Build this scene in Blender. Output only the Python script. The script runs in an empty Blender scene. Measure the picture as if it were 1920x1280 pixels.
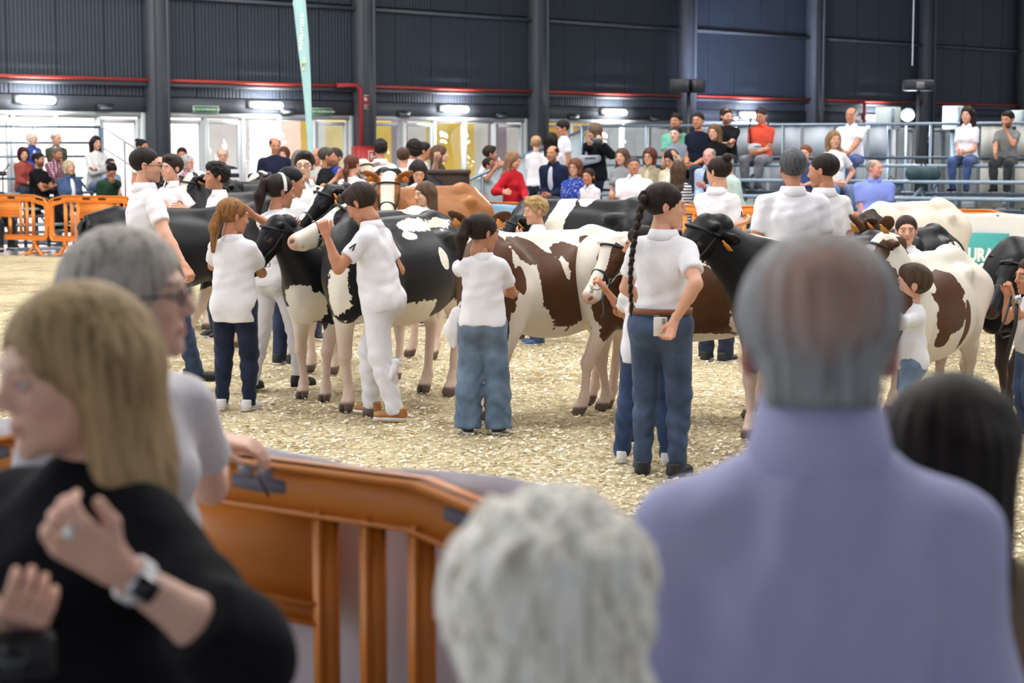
import bpy, math, random
import numpy as np
from mathutils import Vector, Matrix, Euler
random.seed(7); RNG = np.random.RandomState(7)
SC = bpy.context.scene; COL = SC.collection
# ------------------------------------------------------------------ camera
FPX, HCAM = 3500.0, 1.72
PITCH = math.atan(357.0/3500.0)
cd = bpy.data.cameras.new('camera'); cam = bpy.data.objects.new('camera', cd); COL.objects.link(cam)
cam.location = (0, 0, HCAM); cam.rotation_euler = (math.pi/2-PITCH, 0, 0)
cd.sensor_width = 36; cd.lens = FPX/1920*36; cd.clip_end = 300; cd.clip_start = .2
cd.dof.use_dof = True; cd.dof.focus_distance = 12.0; cd.dof.aperture_fstop = 3.8
SC.camera = cam
# ------------------------------------------------------------------ world, sun, hall lamps, exposure
w = bpy.data.worlds.new('sky'); SC.world = w; w.use_nodes = True
bg = w.node_tree.nodes['Background']; bg.inputs[0].default_value = (.80, .88, 1, 1); bg.inputs[1].default_value = 0.45
sd = bpy.data.lights.new('sun', 'SUN'); sd.energy = 14; sd.angle = .02; sd.color = (1, .96, .9)
so = bpy.data.objects.new('sun', sd); COL.objects.link(so); so.rotation_euler = (math.radians(42), 0, math.radians(-20))
def area(name, loc, sx, sy, e, col=(1, .98, .95), rot=(0, 0, 0)):
    l = bpy.data.lights.new(name, 'AREA'); l.shape = 'RECTANGLE'; l.size = sx; l.size_y = sy; l.energy = e; l.color = col
    o = bpy.data.objects.new(name, l); COL.objects.link(o); o.location = loc; o.rotation_euler = rot
    return o
for ix in (-9, 0, 9):
    for iy in (6.5, 14, 21.5, 29):
        area('hall_lamp', (ix, iy, 8.6), 5, 2.2, 300 if iy > 10 else 190)
# daylight entering through the glazed left side of the hall
area('daylight', (-17, 13, 4.5), 5, 22, 420, (.86, .92, 1), (0, math.radians(-68), 0))
SC.view_settings.view_transform = 'Standard'; SC.view_settings.look = 'None'
SC.view_settings.exposure = 1.0; SC.view_settings.gamma = 1; SC.view_settings.use_curve_mapping = False
# ------------------------------------------------------------------ pixel helpers (1920x1280 frame) -> world points
CP, SP = math.cos(PITCH), math.sin(PITCH)
def ray(px, py):
    a, b = (px-960)/FPX, (640-py)/FPX
    return Vector((a, CP+b*SP, -SP+b*CP))
def at(px, py, Y):
    r = ray(px, py); t = Y/r.y
    return Vector((r.x*t, Y, HCAM+r.z*t))
def gnd(px, py, z=0.0):
    r = ray(px, py); t = (z-HCAM)/r.z
    return Vector((r.x*t, r.y*t, z))
# ------------------------------------------------------------------ object helpers
def srgb(h):
    if not isinstance(h, str): return tuple(h)[:3]
    h = h.lstrip('#'); r = []
    for i in (0, 2, 4):
        c = int(h[i:i+2], 16)/255
        r.append(c/12.92 if c <= .04045 else ((c+.055)/1.055)**2.4)
    return tuple(r)
MC = {}
class NT:
    def __init__(s, name):
        s.m = bpy.data.materials.new(name); s.m.use_nodes = True; s.t = s.m.node_tree; s.b = s.t.nodes['Principled BSDF']
    def n(s, t, **k):
        nd = s.t.nodes.new(t)
        for a, v in k.items(): setattr(nd, a, v)
        return nd
    def l(s, a, b): s.t.links.new(a, b)
    def noise(s, scale, detail=3, vec=None, rough=.5):
        x = s.n('ShaderNodeTexNoise'); x.inputs['Scale'].default_value = scale; x.inputs['Detail'].default_value = detail
        x.inputs['Roughness'].default_value = rough
        if vec is not None: s.l(vec, x.inputs['Vector'])
        return x.outputs[0]
    def co(s, kind='Object', scale=(1, 1, 1)):
        c = s.n('ShaderNodeTexCoord'); mp = s.n('ShaderNodeMapping'); mp.inputs['Scale'].default_value = scale
        s.l(c.outputs[kind], mp.inputs['Vector']); return mp.outputs[0]
    def ramp(s, fac, stops):
        r = s.n('ShaderNodeValToRGB'); e = r.color_ramp.elements
        while len(e) < len(stops): e.new(.5)
        for q, (p, c) in zip(e, stops): q.position = p; q.color = (*srgb(c), 1)
        s.l(fac, r.inputs[0]); return r.outputs[0]
    def math(s, op, a, b=None, c=None):
        m = s.n('ShaderNodeMath', operation=op)
        for i, v in enumerate((a, b, c)):
            if v is None: continue
            if isinstance(v, (int, float)): m.inputs[i].default_value = v
            else: s.l(v, m.inputs[i])
        return m.outputs[0]
    def mix(s, fac, a, b):
        m = s.n('ShaderNodeMix', data_type='RGBA')
        for i, v in ((0, fac), (6, a), (7, b)):
            if isinstance(v, (int, float)): m.inputs[i].default_value = v
            elif isinstance(v, (tuple, str)): m.inputs[i].default_value = (*srgb(v), 1)
            else: s.l(v, m.inputs[i])
        return m.outputs[2]
    def bump(s, h, strength=.3, dist=.01):
        b = s.n('ShaderNodeBump'); b.inputs['Strength'].default_value = strength; b.inputs['Distance'].default_value = dist
        s.l(h, b.inputs['Height']); s.l(b.outputs[0], s.b.inputs['Normal'])
def mat(col, rough=.6, metal=0.0, kind='plain', col2=None, scale=1.0, spec=.5):
    """plain = slight tone variation; cloth = weave and soft folds; hair = strands; denim, stripes, plaid, dots, print"""
    key = (str(col), rough, metal, kind, str(col2), scale)
    if key in MC: return MC[key]
    N = NT(kind+'_material'); b = N.b; b.inputs['Roughness'].default_value = rough; b.inputs['Metallic'].default_value = metal
    b.inputs['Specular IOR Level'].default_value = spec
    c = srgb(col); dk = tuple(x*.78 for x in c); lt = tuple(min(1, x*1.12) for x in c)
    if kind == 'plain':
        N.l(N.mix(N.noise(9*scale, 3, N.co()), tuple(x*.93 for x in c), tuple(min(1, x*1.04) for x in c)), b.inputs['Base Color'])
    elif kind in ('cloth', 'denim', 'stripes', 'plaid', 'dots', 'print'):
        b.inputs['Specular IOR Level'].default_value = .15; b.inputs['Roughness'].default_value = .9
        o = N.co()
        base = N.mix(N.noise(5, 3, o), tuple(x*.94 for x in c), tuple(min(1, x*1.03) for x in c))
        if kind == 'denim':
            g_ = sum(c)/3; c = tuple(x*.75+g_*.25 for x in c); base = N.mix(N.ramp(N.noise(7, 4, o), [(.35, '#000000'), (.7, '#ffffff')]), tuple(x*.62 for x in c), tuple(min(1, x*1.25) for x in c))
            b.inputs['Sheen Weight'].default_value = .1
        if kind in ('stripes', 'plaid'):
            s = N.n('ShaderNodeSeparateXYZ'); N.l(o, s.inputs[0])
            f = N.math('GREATER_THAN', N.math('SINE', N.math('MULTIPLY', s.outputs[2], 6.283*22*scale)), .0)
            base = N.mix(f, base, srgb(col2))
            if kind == 'plaid':
                g = N.math('GREATER_THAN', N.math('SINE', N.math('MULTIPLY', s.outputs[0], 6.283*17*scale)), .45)
                base = N.mix(N.math('MULTIPLY', g, .6), base, srgb('#d8d0d4'))
        if kind in ('dots', 'print'):
            v = N.n('ShaderNodeTexVoronoi'); v.inputs['Scale'].default_value = 34*scale; N.l(o, v.inputs['Vector'])
            f = N.math('LESS_THAN', v.outputs['Distance'], .28 if kind == 'dots' else .55)
            base = N.mix(f, base, srgb(col2))
            if kind == 'print':
                base = N.mix(N.math('GREATER_THAN', N.noise(20, 2, o), .55), base, srgb('#c83c6a'))
        N.l(base, b.inputs['Base Color'])
        hgt = N.math('ADD', N.noise(11, 3, o), N.math('MULTIPLY', N.noise(260, 2, o), .12))
        N.bump(hgt, .45, .02)
    elif kind in ('hair', 'thinning_hair'):
        o = N.co('Object', (60*scale, 60*scale, 5*scale))
        n1 = N.noise(1.2, 4, o, .6); n2 = N.noise(6, 3, N.co())
        c2 = srgb(col2) if col2 else tuple(x*.5 for x in c)
        lt2 = tuple(min(1, x*1.25+.004) for x in c)
        base = N.mix(N.math('MULTIPLY', n2, .35), N.ramp(n1, [(.35, c2), (.5, c), (.68, lt2)]), c)
        if kind == 'thinning_hair':
            vd = N.n('ShaderNodeVectorMath', operation='DISTANCE'); cc_ = N.n('ShaderNodeTexCoord'); N.l(cc_.outputs['Object'], vd.inputs[0]); vd.inputs[1].default_value = (0, .108, .058)
            f_ = N.ramp(N.math('ADD', vd.outputs['Value'], N.math('MULTIPLY', N.math('SUBTRACT', n1, .5), .05)), [(.040, '#e8e8e8'), (.080, '#000000')])
            base = N.mix(N.math('MULTIPLY', f_, .85), base, srgb('#b58c78'))
        N.l(base, b.inputs['Base Color']); b.inputs['Roughness'].default_value = .55; b.inputs['Specular IOR Level'].default_value = .18
        N.bump(n1, .7, .006)
    MC[key] = N.m; return N.m
def vcol_mat(name='skin_material', rough=.5):
    N = NT(name); a = N.n('ShaderNodeAttribute', attribute_name='Col'); o = N.co()
    N.l(N.mix(N.math('MULTIPLY', N.noise(40, 3, o), .3), a.outputs['Color'], (.45, .22, .16)), N.b.inputs['Base Color'])
    m = N.t.nodes[-1]
    N.b.inputs['Roughness'].default_value = rough; N.b.inputs['Specular IOR Level'].default_value = .35
    mixn = [x for x in N.t.nodes if x.type == 'MIX'][0]
    mm = N.n('ShaderNodeMath', operation='MULTIPLY'); mm.inputs[1].default_value = .12
    N.l(N.noise(40, 3, o), mm.inputs[0]); N.l(mm.outputs[0], mixn.inputs[0])
    N.b.inputs['Subsurface Weight'].default_value = 0.0
    return N.m
SKINM = vcol_mat()
def mesh(name, V, F, m=None, smooth=False, attrs=None):
    """V (n,3); F list/array of faces (quads array or mixed list)"""
    me = bpy.data.meshes.new(name)
    V = np.asarray(V, dtype=np.float32).reshape(-1, 3)
    if isinstance(F, np.ndarray):
        k = F.shape[1]; loops = F.ravel().astype(np.int32); starts = np.arange(len(F), dtype=np.int32)*k
    else:
        loops = np.array([i for f in F for i in f], dtype=np.int32)
        ln = np.array([len(f) for f in F]); starts = np.concatenate([[0], np.cumsum(ln)[:-1]]).astype(np.int32)
    me.vertices.add(len(V)); me.vertices.foreach_set('co', V.ravel())
    me.loops.add(len(loops)); me.loops.foreach_set('vertex_index', loops)
    me.polygons.add(len(starts)); me.polygons.foreach_set('loop_start', starts)
    me.update(calc_edges=True)
    if smooth: me.polygons.foreach_set('use_smooth', np.ones(len(starts), dtype=bool))
    for k, v in (attrs or {}).items():
        v = np.asarray(v, dtype=np.float32)
        if v.ndim == 2:
            a = me.color_attributes.new(k, 'FLOAT_COLOR', 'POINT'); a.data.foreach_set('color', np.hstack([v, np.ones((len(v), 1), np.float32)]).ravel())
        else:
            a = me.attributes.new(k, 'FLOAT', 'POINT'); a.data.foreach_set('value', v)
    if m is not None: me.materials.append(m)
    return me
def link(name, me, parent=None, loc=None, M=None, label=None, cat=None, group=None, kind=None):
    o = bpy.data.objects.new(name, me); COL.objects.link(o)
    if parent is not None: o.parent = parent
    if loc is not None: o.location = loc
    if M is not None: o.matrix_basis = M
    if label: o['label'] = label
    if cat: o['category'] = cat
    if group: o['group'] = group
    if kind: o['kind'] = kind
    return o
def thing(name, label, cat, loc=(0, 0, 0), rz=0.0, group=None, kind=None):
    o = link(name, None, loc=loc, label=label, cat=cat, group=group, kind=kind); o.rotation_euler = (0, 0, rz)
    o.empty_display_size = .1
    return o
class MB:
    """collects simple solids into one mesh"""
    def __init__(s): s.V = []; s.F = []
    def add(s, V, F):
        n = len(s.V); s.V += [tuple(v) for v in V]; s.F += [tuple(i+n for i in f) for f in F]
    def box(s, c, d, M=None, bev=0.0):
        x, y, z = d[0]/2, d[1]/2, d[2]/2
        if bev <= 0:
            V = [(a, b, e) for a in (-x, x) for b in (-y, y) for e in (-z, z)]
            F = [(0, 1, 3, 2), (4, 6, 7, 5), (0, 4, 5, 1), (2, 3, 7, 6), (0, 2, 6, 4), (1, 5, 7, 3)]
        else:
            bv = min(bev, x*.9, y*.9, z*.9); V = []; F = []
            ring = [(-x+bv, -y), (x-bv, -y), (x, -y+bv), (x, y-bv), (x-bv, y), (-x+bv, y), (-x, y-bv), (-x, -y+bv)]
            for zz, sh in ((-z, bv), (-z+bv, 0), (z-bv, 0), (z, bv)):
                for (a, b) in ring: V.append((a*(x-sh)/x, b*(y-sh)/y, zz))
            for k in range(3):
                for i in range(8): F.append((k*8+i, k*8+(i+1) % 8, k*8+8+(i+1) % 8, k*8+8+i))
            F.append(tuple(range(7, -1, -1))); F.append(tuple(range(24, 32)))
        V = [Vector(v) for v in V]
        if M is not None: V = [M @ v for v in V]
        s.add([v+Vector(c) for v in V], F); return s
    def tube(s, pts, r, n=8, cap=True):
        pts = [Vector(p) for p in pts]; rr = r if isinstance(r, (list, tuple)) else [r]*len(pts)
        V = []; F = []; up = None
        for i, p in enumerate(pts):
            d = (pts[min(i+1, len(pts)-1)]-pts[max(i-1, 0)]).normalized()
            if up is None: up = Vector((0, 0, 1)) if abs(d.z) < .9 else Vector((1, 0, 0))
            a = d.cross(up).normalized(); b = a.cross(d).normalized(); up = b
            for k in range(n):
                t = 2*math.pi*k/n; V.append(p+(a*math.cos(t)+b*math.sin(t))*rr[i])
        for i in range(len(pts)-1):
            for k in range(n): F.append((i*n+k, i*n+(k+1) % n, (i+1)*n+(k+1) % n, (i+1)*n+k))
        if cap: F.append(tuple(range(n-1, -1, -1))); F.append(tuple((len(pts)-1)*n+k for k in range(n)))
        s.add(V, F); return s
    def prism(s, poly, y0, y1, M=None):
        """poly in x,z extruded along y"""
        n = len(poly); V = [Vector((x, y0, z)) for x, z in poly]+[Vector((x, y1, z)) for x, z in poly]
        if M is not None: V = [M @ v for v in V]
        F = [tuple(range(n)), tuple(range(2*n-1, n-1, -1))]+[(i, i+n, (i+1) % n+n, (i+1) % n) for i in range(n)]
        s.add(V, F); return s
    def build(s, name, m, parent=None, smooth=False, **k):
        return link(name, mesh(name, s.V, s.F, m, smooth), parent, **k)
def text_mesh(txt, size, m, font_ext=.004, bold=False):
    c = bpy.data.curves.new('lettering', 'FONT'); c.body = txt; c.size = size; c.extrude = font_ext; c.align_x = 'CENTER'; c.align_y = 'CENTER'
    if bold: c.offset = size*.018*float(bold)
    o = bpy.data.objects.new('lettering', c); COL.objects.link(o)
    dg = bpy.context.evaluated_depsgraph_get(); me = bpy.data.meshes.new_from_object(o.evaluated_get(dg))
    COL.objects.unlink(o); bpy.data.objects.remove(o); me.materials.clear(); me.materials.append(m)
    return me
# ------------------------------------------------------------------ signed distance modelling + surface nets
def rc(a, b, ra, rb=None, k=.02, cut=False, op='u', sq=1.0): return ('rc', np.array(a, float), np.array(b, float), ra, ra if rb is None else rb, k, cut, op)
def el(c, r, k=.02, R=None, op='u'): return ('el', np.array(c, float), np.array(r, float) if np.ndim(r) else np.array([r]*3, float), None if R is None else np.array(R, float), k, None, op)
def pl(n, d): return ('pl', np.array(n, float)/np.linalg.norm(n), float(d)/np.linalg.norm(n))   # keep n.p <= d
def bounds(P):
    lo = []; hi = []
    for p in P:
        if p[0] == 'pl' or p[-1] == 's': continue
        if p[0] == 'rc': r = max(p[3], p[4]); lo += [np.minimum(p[1], p[2])-r]; hi += [np.maximum(p[1], p[2])+r]
        else:
            r = p[2] if p[3] is None else np.full(3, p[2].max()); lo += [p[1]-r]; hi += [p[1]+r]
    return np.min(lo, 0), np.max(hi, 0)
def sdf_mesh(P, h, noise=None, extra=0.0):
    lo, hi = bounds(P); pad = 2.5*h+extra; lo -= pad; hi += pad
    n = np.maximum(4, np.ceil((hi-lo)/h).astype(int)+1)
    ax = [lo[i]+h*np.arange(n[i]) for i in range(3)]
    F = np.full(n, 9.0, np.float32)
    for p in P:
        if p[0] == 'pl':
            d = (p[1][0]*ax[0][:, None, None]+p[1][1]*ax[1][None, :, None]+p[1][2]*ax[2][None, None, :]-p[2]).astype(np.float32)
            F = np.maximum(F, d); continue
        if p[0] == 'rc':
            _, a, b, ra, rb, k, cut, op = p; r = max(ra, rb); bl = np.minimum(a, b)-r; bh = np.maximum(a, b)+r
        else:
            _, c, rad, R, k, _x, op = p; r = rad if R is None else np.full(3, rad.max()); bl = c-r; bh = c+r
        m = k+2.2*h
        i0 = np.maximum(0, np.floor((bl-m-lo)/h).astype(int)); i1 = np.minimum(n, np.ceil((bh+m-lo)/h).astype(int)+1)
        if (i1 <= i0).any(): continue
        sl = tuple(slice(i0[q], i1[q]) for q in range(3))
        X = ax[0][sl[0]][:, None, None]; Y = ax[1][sl[1]][None, :, None]; Z = ax[2][sl[2]][None, None, :]
        if p[0] == 'rc':
            ba = b-a; L2 = float(ba@ba)+1e-12
            pa = (X-a[0], Y-a[1], Z-a[2]); dt = (pa[0]*ba[0]+pa[1]*ba[1]+pa[2]*ba[2])/L2; t = np.clip(dt, 0, 1)
            d = np.sqrt((pa[0]-t*ba[0])**2+(pa[1]-t*ba[1])**2+(pa[2]-t*ba[2])**2)-(ra+(rb-ra)*t)
            if cut: d = np.maximum(d, (dt-1)*math.sqrt(L2))
        else:
            q0, q1, q2 = X-c[0], Y-c[1], Z-c[2]
            if R is not None: q0, q1, q2 = (R[0, 0]*q0+R[1, 0]*q1+R[2, 0]*q2, R[0, 1]*q0+R[1, 1]*q1+R[2, 1]*q2, R[0, 2]*q0+R[1, 2]*q1+R[2, 2]*q2)
            k0 = np.sqrt((q0/rad[0])**2+(q1/rad[1])**2+(q2/rad[2])**2); k1 = np.sqrt((q0/rad[0]**2)**2+(q1/rad[1]**2)**2+(q2/rad[2]**2)**2)+1e-9
            d = k0*(k0-1)/k1
        d = d.astype(np.float32); S = F[sl]
        if op == 'u':
            g = np.maximum(k-np.abs(S-d), 0)/k if k > 0 else 0
            F[sl] = np.minimum(S, d)-g*g*k*.25
        else:
            g = np.maximum(k-np.abs(S+d), 0)/k
            F[sl] = np.maximum(S, -d)+g*g*k*.25
    if noise is not None:
        F = F+noise(ax[0][:, None, None], ax[1][None, :, None], ax[2][None, None, :]).astype(np.float32)
    # surface nets
    S = F < 0
    S[0] = S[-1] = False; S[:, 0] = S[:, -1] = False; S[:, :, 0] = S[:, :, -1] = False
    F = np.where(S, np.minimum(F, -1e-6), np.maximum(F, 1e-6))
    c = np.zeros(tuple(np.array(S.shape)-1), np.uint8)
    off = [(i, j, k) for i in (0, 1) for j in (0, 1) for k in (0, 1)]
    N0, N1, N2 = S.shape
    for (i, j, k) in off: c += S[i:N0-1+i, j:N1-1+j, k:N2-1+k]
    act = np.argwhere((c > 0) & (c < 8)); idm = np.full(c.shape, -1, np.int32); idm[act[:, 0], act[:, 1], act[:, 2]] = np.arange(len(act))
    g = {o: F[act[:, 0]+o[0], act[:, 1]+o[1], act[:, 2]+o[2]] for o in off}
    pos = np.zeros((len(act), 3)); cnt = np.zeros(len(act))
    for a in off:
        for q in range(3):
            if a[q]: continue
            b = list(a); b[q] = 1; b = tuple(b); fa, fb = g[a], g[b]; x = (fa < 0) != (fb < 0)
            t = np.where(x, fa/(fa-fb+1e-20), 0); v = np.array(a, float)[None, :].repeat(len(act), 0); v[:, q] = t
            pos += v*x[:, None]; cnt += x
    V = lo+h*(act+pos/np.maximum(cnt, 1)[:, None])
    Q = []
    for q in range(3):
        s0 = [slice(1, -1)]*3; s0[q] = slice(0, -1); s1 = list(s0); s1[q] = slice(1, None)
        A = S[tuple(s0)]; B = S[tuple(s1)]; e = np.argwhere(A != B)
        if not len(e): continue
        fl = A[e[:, 0], e[:, 1], e[:, 2]]; e = e+1; e[:, q] -= 1
        u, v = (q+1) % 3, (q+2) % 3
        def cell(du, dv):
            f = e.copy(); f[:, u] -= du; f[:, v] -= dv; return idm[f[:, 0], f[:, 1], f[:, 2]]
        qd = np.stack([cell(1, 1), cell(0, 1), cell(0, 0), cell(1, 0)], 1)
        qd = np.where(fl[:, None], qd, qd[:, ::-1]); Q.append(qd)
    Q = np.concatenate(Q); Q = Q[(Q >= 0).all(1)]
    return V, Q.astype(np.int32)
def join(parts):
    Vs = []; Qs = []; n = 0
    for V, Q in parts: Vs.append(V); Qs.append(Q+n); n += len(V)
    return np.concatenate(Vs), np.concatenate(Qs)
def xf(M, V): A = np.array(M); return V @ A[:3, :3].T+A[:3, 3]
# ------------------------------------------------------------------ people
def rotx(a): return Matrix.Rotation(a, 4, 'X')
def hand_prims(curl):
    P = []; thick = .0165
    for y, L in ((-.030, .070), (-.010, .079), (.0105, .073), (.0295, .057)):
        P.append(rc((0, y*.55, .0), (0, y, -.086), thick, .0125, .014))
        a = 0; p = np.array([0, y, -.086]); r = .0100
        for i, (f, c) in enumerate(((.45, curl[0]), (.30, curl[1]), (.25, curl[2]))):
            a += c; q = p+L*f*np.array([math.sin(a), y*1.6 if i == 0 else y*.8, -math.cos(a)])
            P.append(rc(p, q, r, r*.9, .0035)); p = q; r *= .9
    P += [rc((.004, -.016, -.016), (.016, -.050, -.050), .016, .0125, .012), rc((.016, -.050, -.050), (.024, -.060, -.086), .0118, .0085, .004),
          rc((0, 0, .03), (0, 0, -.015), .026, .024, .012)]
    return P
CURL = {'relaxed': (.35, .45, .3), 'grip': (1.0, 1.35, .8), 'flat': (.1, .12, .1), 'soft': (.75, .8, .4)}
CACHE = {}
def cached(key, fn):
    if key not in CACHE: CACHE[key] = fn()
    return CACHE[key]
def head_prims(sex):
    j = {'m': 1.0, 'f': .9, 'c': .88}[sex]
    P = [el((0, .014, .036), (.075, .094, .080), .02), el((0, -.028, -.008), (.062*j+.003, .062, .082), .03), el((0, -.034, -.058), (.052*j, .047, .045), .03),
         el((0, -.074, -.090), (.019*j, .015, .017), .02), el((.037, -.064, -.022), (.020, .018, .020), .02), el((-.037, -.064, -.022), (.020, .018, .020), .02),
         rc((-.034, -.079, .027), (.034, -.079, .027), .011, .011, .018),
         el((.031, -.099, .006), (.016, .014, .013), .016, op='s'), el((-.031, -.099, .006), (.016, .014, .013), .016, op='s'),
         rc((0, -.085, .018), (0, -.106, -.020), .0075, .0115, .012), el((.011, -.096, -.026), (.0085, .009, .008), .006), el((-.011, -.096, -.026), (.0085, .009, .008), .006),
         el((.031, -.0785, .007), .0125, .002), el((-.031, -.0785, .007), .0125, .002),
         rc((-.017, -.085, -.0535), (.017, -.085, -.0535), .0052, .0052, .006), rc((-.013, -.086, -.0625), (.013, -.086, -.0625), .0066, .0066, .006),
         rc((0, .014, -.05), (0, .026, -.115), .048*j, .048*j, .025)]
    for s in (-1, 1):
        P += [el((s*.078, .014, -.002), (.008, .018, .030), .006, R=Matrix.Rotation(s*-.35, 3, 'Z')), el((s*.083, .006, 0), (.005, .009, .015), .004, op='s')]
    return P
SKIN = {'light': '#d9a58c', 'pink': '#d8988a', 'tan': '#bd8465', 'fair': '#e3b8a2'}
def head_colors(V, tone, haircol, beard, lips='#a95a56', brow=1.0):
    t = np.array(srgb(tone)); Cc = np.tile(t, (len(V), 1)); x, y, z = V.T; ax_ = np.abs(x); hc = np.array(srgb(haircol))*.7
    def mixin(mask, c, a): 
        a_ = (mask*a)[:, None]; Cc[:] = Cc*(1-a_)+np.array(c)*a_
    mixin(np.exp(-((ax_-.042)**2+(z+.022)**2)/.0004)*(y < -.04), np.array(srgb(lips))*1.1, .22)
    if beard: 
        m = np.clip((-.028-z)/.012, 0, 1)*(y < .01)*(z > -.12)*np.clip((.02-y)/.02, 0, 1)
        m = np.maximum(m*(1-np.exp(-((x/.02)**2+((z+.058)/.009)**2)**2)*0), ((ax_ < .03)*(np.abs(z+.042) < .007)*(y < -.07)))
        mixin(m.astype(float), hc, beard)
    mixin(((ax_ < .021)*(np.abs(z+.058) < .0098*(1-(ax_/.026)**2))*(y < -.08)).astype(float), srgb(lips), .85)
    dx = ax_-.031; dz = z-.007
    mixin(((dx/.0165)**2+(dz/.0105)**2 < 1)*(y < -.07)*1.0, np.array(srgb('#3a2620')), .35)  # eye socket shade painted into the skin colour
    mixin(((dx/.0125)**2+(dz/.0062)**2 < 1)*(y < -.07)*1.0, srgb('#cfc8c2'), .9)
    mixin(((dx**2+dz**2) < .0056**2)*(y < -.07)*1.0, srgb('#2c1c14'), 1)
    mixin(((np.abs(dx) < .018)*(np.abs(z-.0275-.12*(.02-np.abs(dx))) < .0042)*(y < -.06)).astype(float), hc, .8*brow)
    mixin(np.exp(-((ax_-.083)**2)/.00003)*(np.abs(z) < .04), np.array(srgb('#b8604e')), .3)
    return Cc
FACECUT = [el((0, -.105, -.028), (.066, .075, .088), .012, op='s')]
def hair_prims(style):
    cap = lambda t: el((0, .022, .040), (.078+t, .097+t, .082+t), .015)
    ears = [el((s*.088, .006, -.008), (.020, .026, .034), .006, op='s') for s in (-1, 1)]
    up = [pl((0, -.9, -.8), .020)]
    nape = [pl((0, 0, -1), .062)]
    n = 4; P = None
    if style == 'short': P = [cap(.010), el((0, .0, .085), (.060, .075, .040), .03)]+ears+FACECUT+up+nape
    elif style == 'crew': P = [cap(.006)]+ears+FACECUT+up+nape
    elif style == 'side': P = [cap(.012), el((.015, -.045, .100), (.055, .045, .028), .02), el((0, .01, .09), (.06, .075, .045), .03)]+ears+FACECUT+up+nape
    elif style == 'fringe': P = [cap(.015), el((0, -.062, .070), (.062, .034, .032), .02)]+ears+FACECUT[:0]+[el((0, -.115, -.045), (.066, .075, .088), .012, op='s')]+nape+[pl((0, -.9, -.8), .034)]
    elif style == 'curlytop': P = [cap(.012), el((0, -.01, .095), (.078, .088, .050), .03)]+ears+FACECUT+up+nape
    elif style == 'bald': P = [cap(.006)]+ears+FACECUT+[el((0, -.02, .115), (.066, .085, .075), .02, op='s')]+[pl((0, -.9, -.8), .006)]+nape
    elif style == 'balding': P = [cap(.012), el((0, .068, -.045), (.062, .046, .045), .03)]+ears+FACECUT+[el((0, -.005, .150), (.054, .060, .058), .014, op='s')]+[pl((0, -.9, -.8), .012)]+nape
    elif style in ('long', 'longer'):
        e = -.20 if style == 'long' else -.30
        P = [cap(.014), rc((0, .065, .0), (0, .075, e), .075, .060, .04)]
        for s in (-1, 1): P += [rc((s*.070, .020, .02), (s*.078, .015, e*.8), .030, .026, .03), rc((s*.05, .06, .0), (s*.06, .06, e), .055, .04, .03)]
        P += [el((0, -.10, -.030), (.060, .080, .090), .012, op='s'), el((0, -.07, -.14), (.058, .09, .09), .02, op='s')]
    elif style in ('bob', 'bobcurl'):
        P = [cap(.020), rc((0, .060, .0), (0, .055, -.075), .080, .066, .04)]
        for s in (-1, 1): P += [rc((s*.072, .015, .02), (s*.072, .005, -.075), .034, .030, .03)]
        P += [el((0, -.10, -.032), (.060, .078, .088), .012, op='s'), el((0, -.08, -.15), (.055, .10, .08), .02, op='s')]
    elif style == 'afro': P = [el((0, .03, .035), (.112, .118, .108), .02), el((0, .07, -.03), (.10, .08, .085), .03), el((0, -.115, -.030), (.064, .075, .092), .012, op='s')]
    else:
        P = [cap(.008)]+[el((s*.090, .004, -.012), (.020, .024, .032), .006, op='s') for s in (-1, 1)]+FACECUT+[pl((0, -.9, -.8), .030)]+[pl((0, 0, -1), .068)]
        if style == 'pony': P[1:1] = [el((0, .122, .055), .024, .012), rc((0, .128, .050), (0, .155, -.05), .032, .038, .02), rc((0, .155, -.05), (0, .140, -.17), .036, .016, .03)]
        if style == 'ponylow': P[1:1] = [rc((0, .115, .0), (0, .13, -.08), .028, .036, .02), rc((0, .13, -.08), (0, .12, -.24), .034, .014, .03)]
        if style == 'bun': P[1:1] = [el((0, .105, .105), (.042, .042, .036), .01)]
        if style == 'braid':
            P[1:1] = [el((0, .118, .040), .030, .015)]
            P += []
    planes = [p for p in P if p[0] == 'pl']
    if style in ('pony', 'ponylow', 'bun', 'braid'):
        tail = [p for p in P[1:] if p[0] != 'pl' and p[-1] == 'u']; base = [P[0]]+[p for p in P if p[0] != 'pl' and p[-1] == 's']
        return base+planes, tail
    return [p for p in P if p[0] != 'pl']+planes, []
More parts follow.
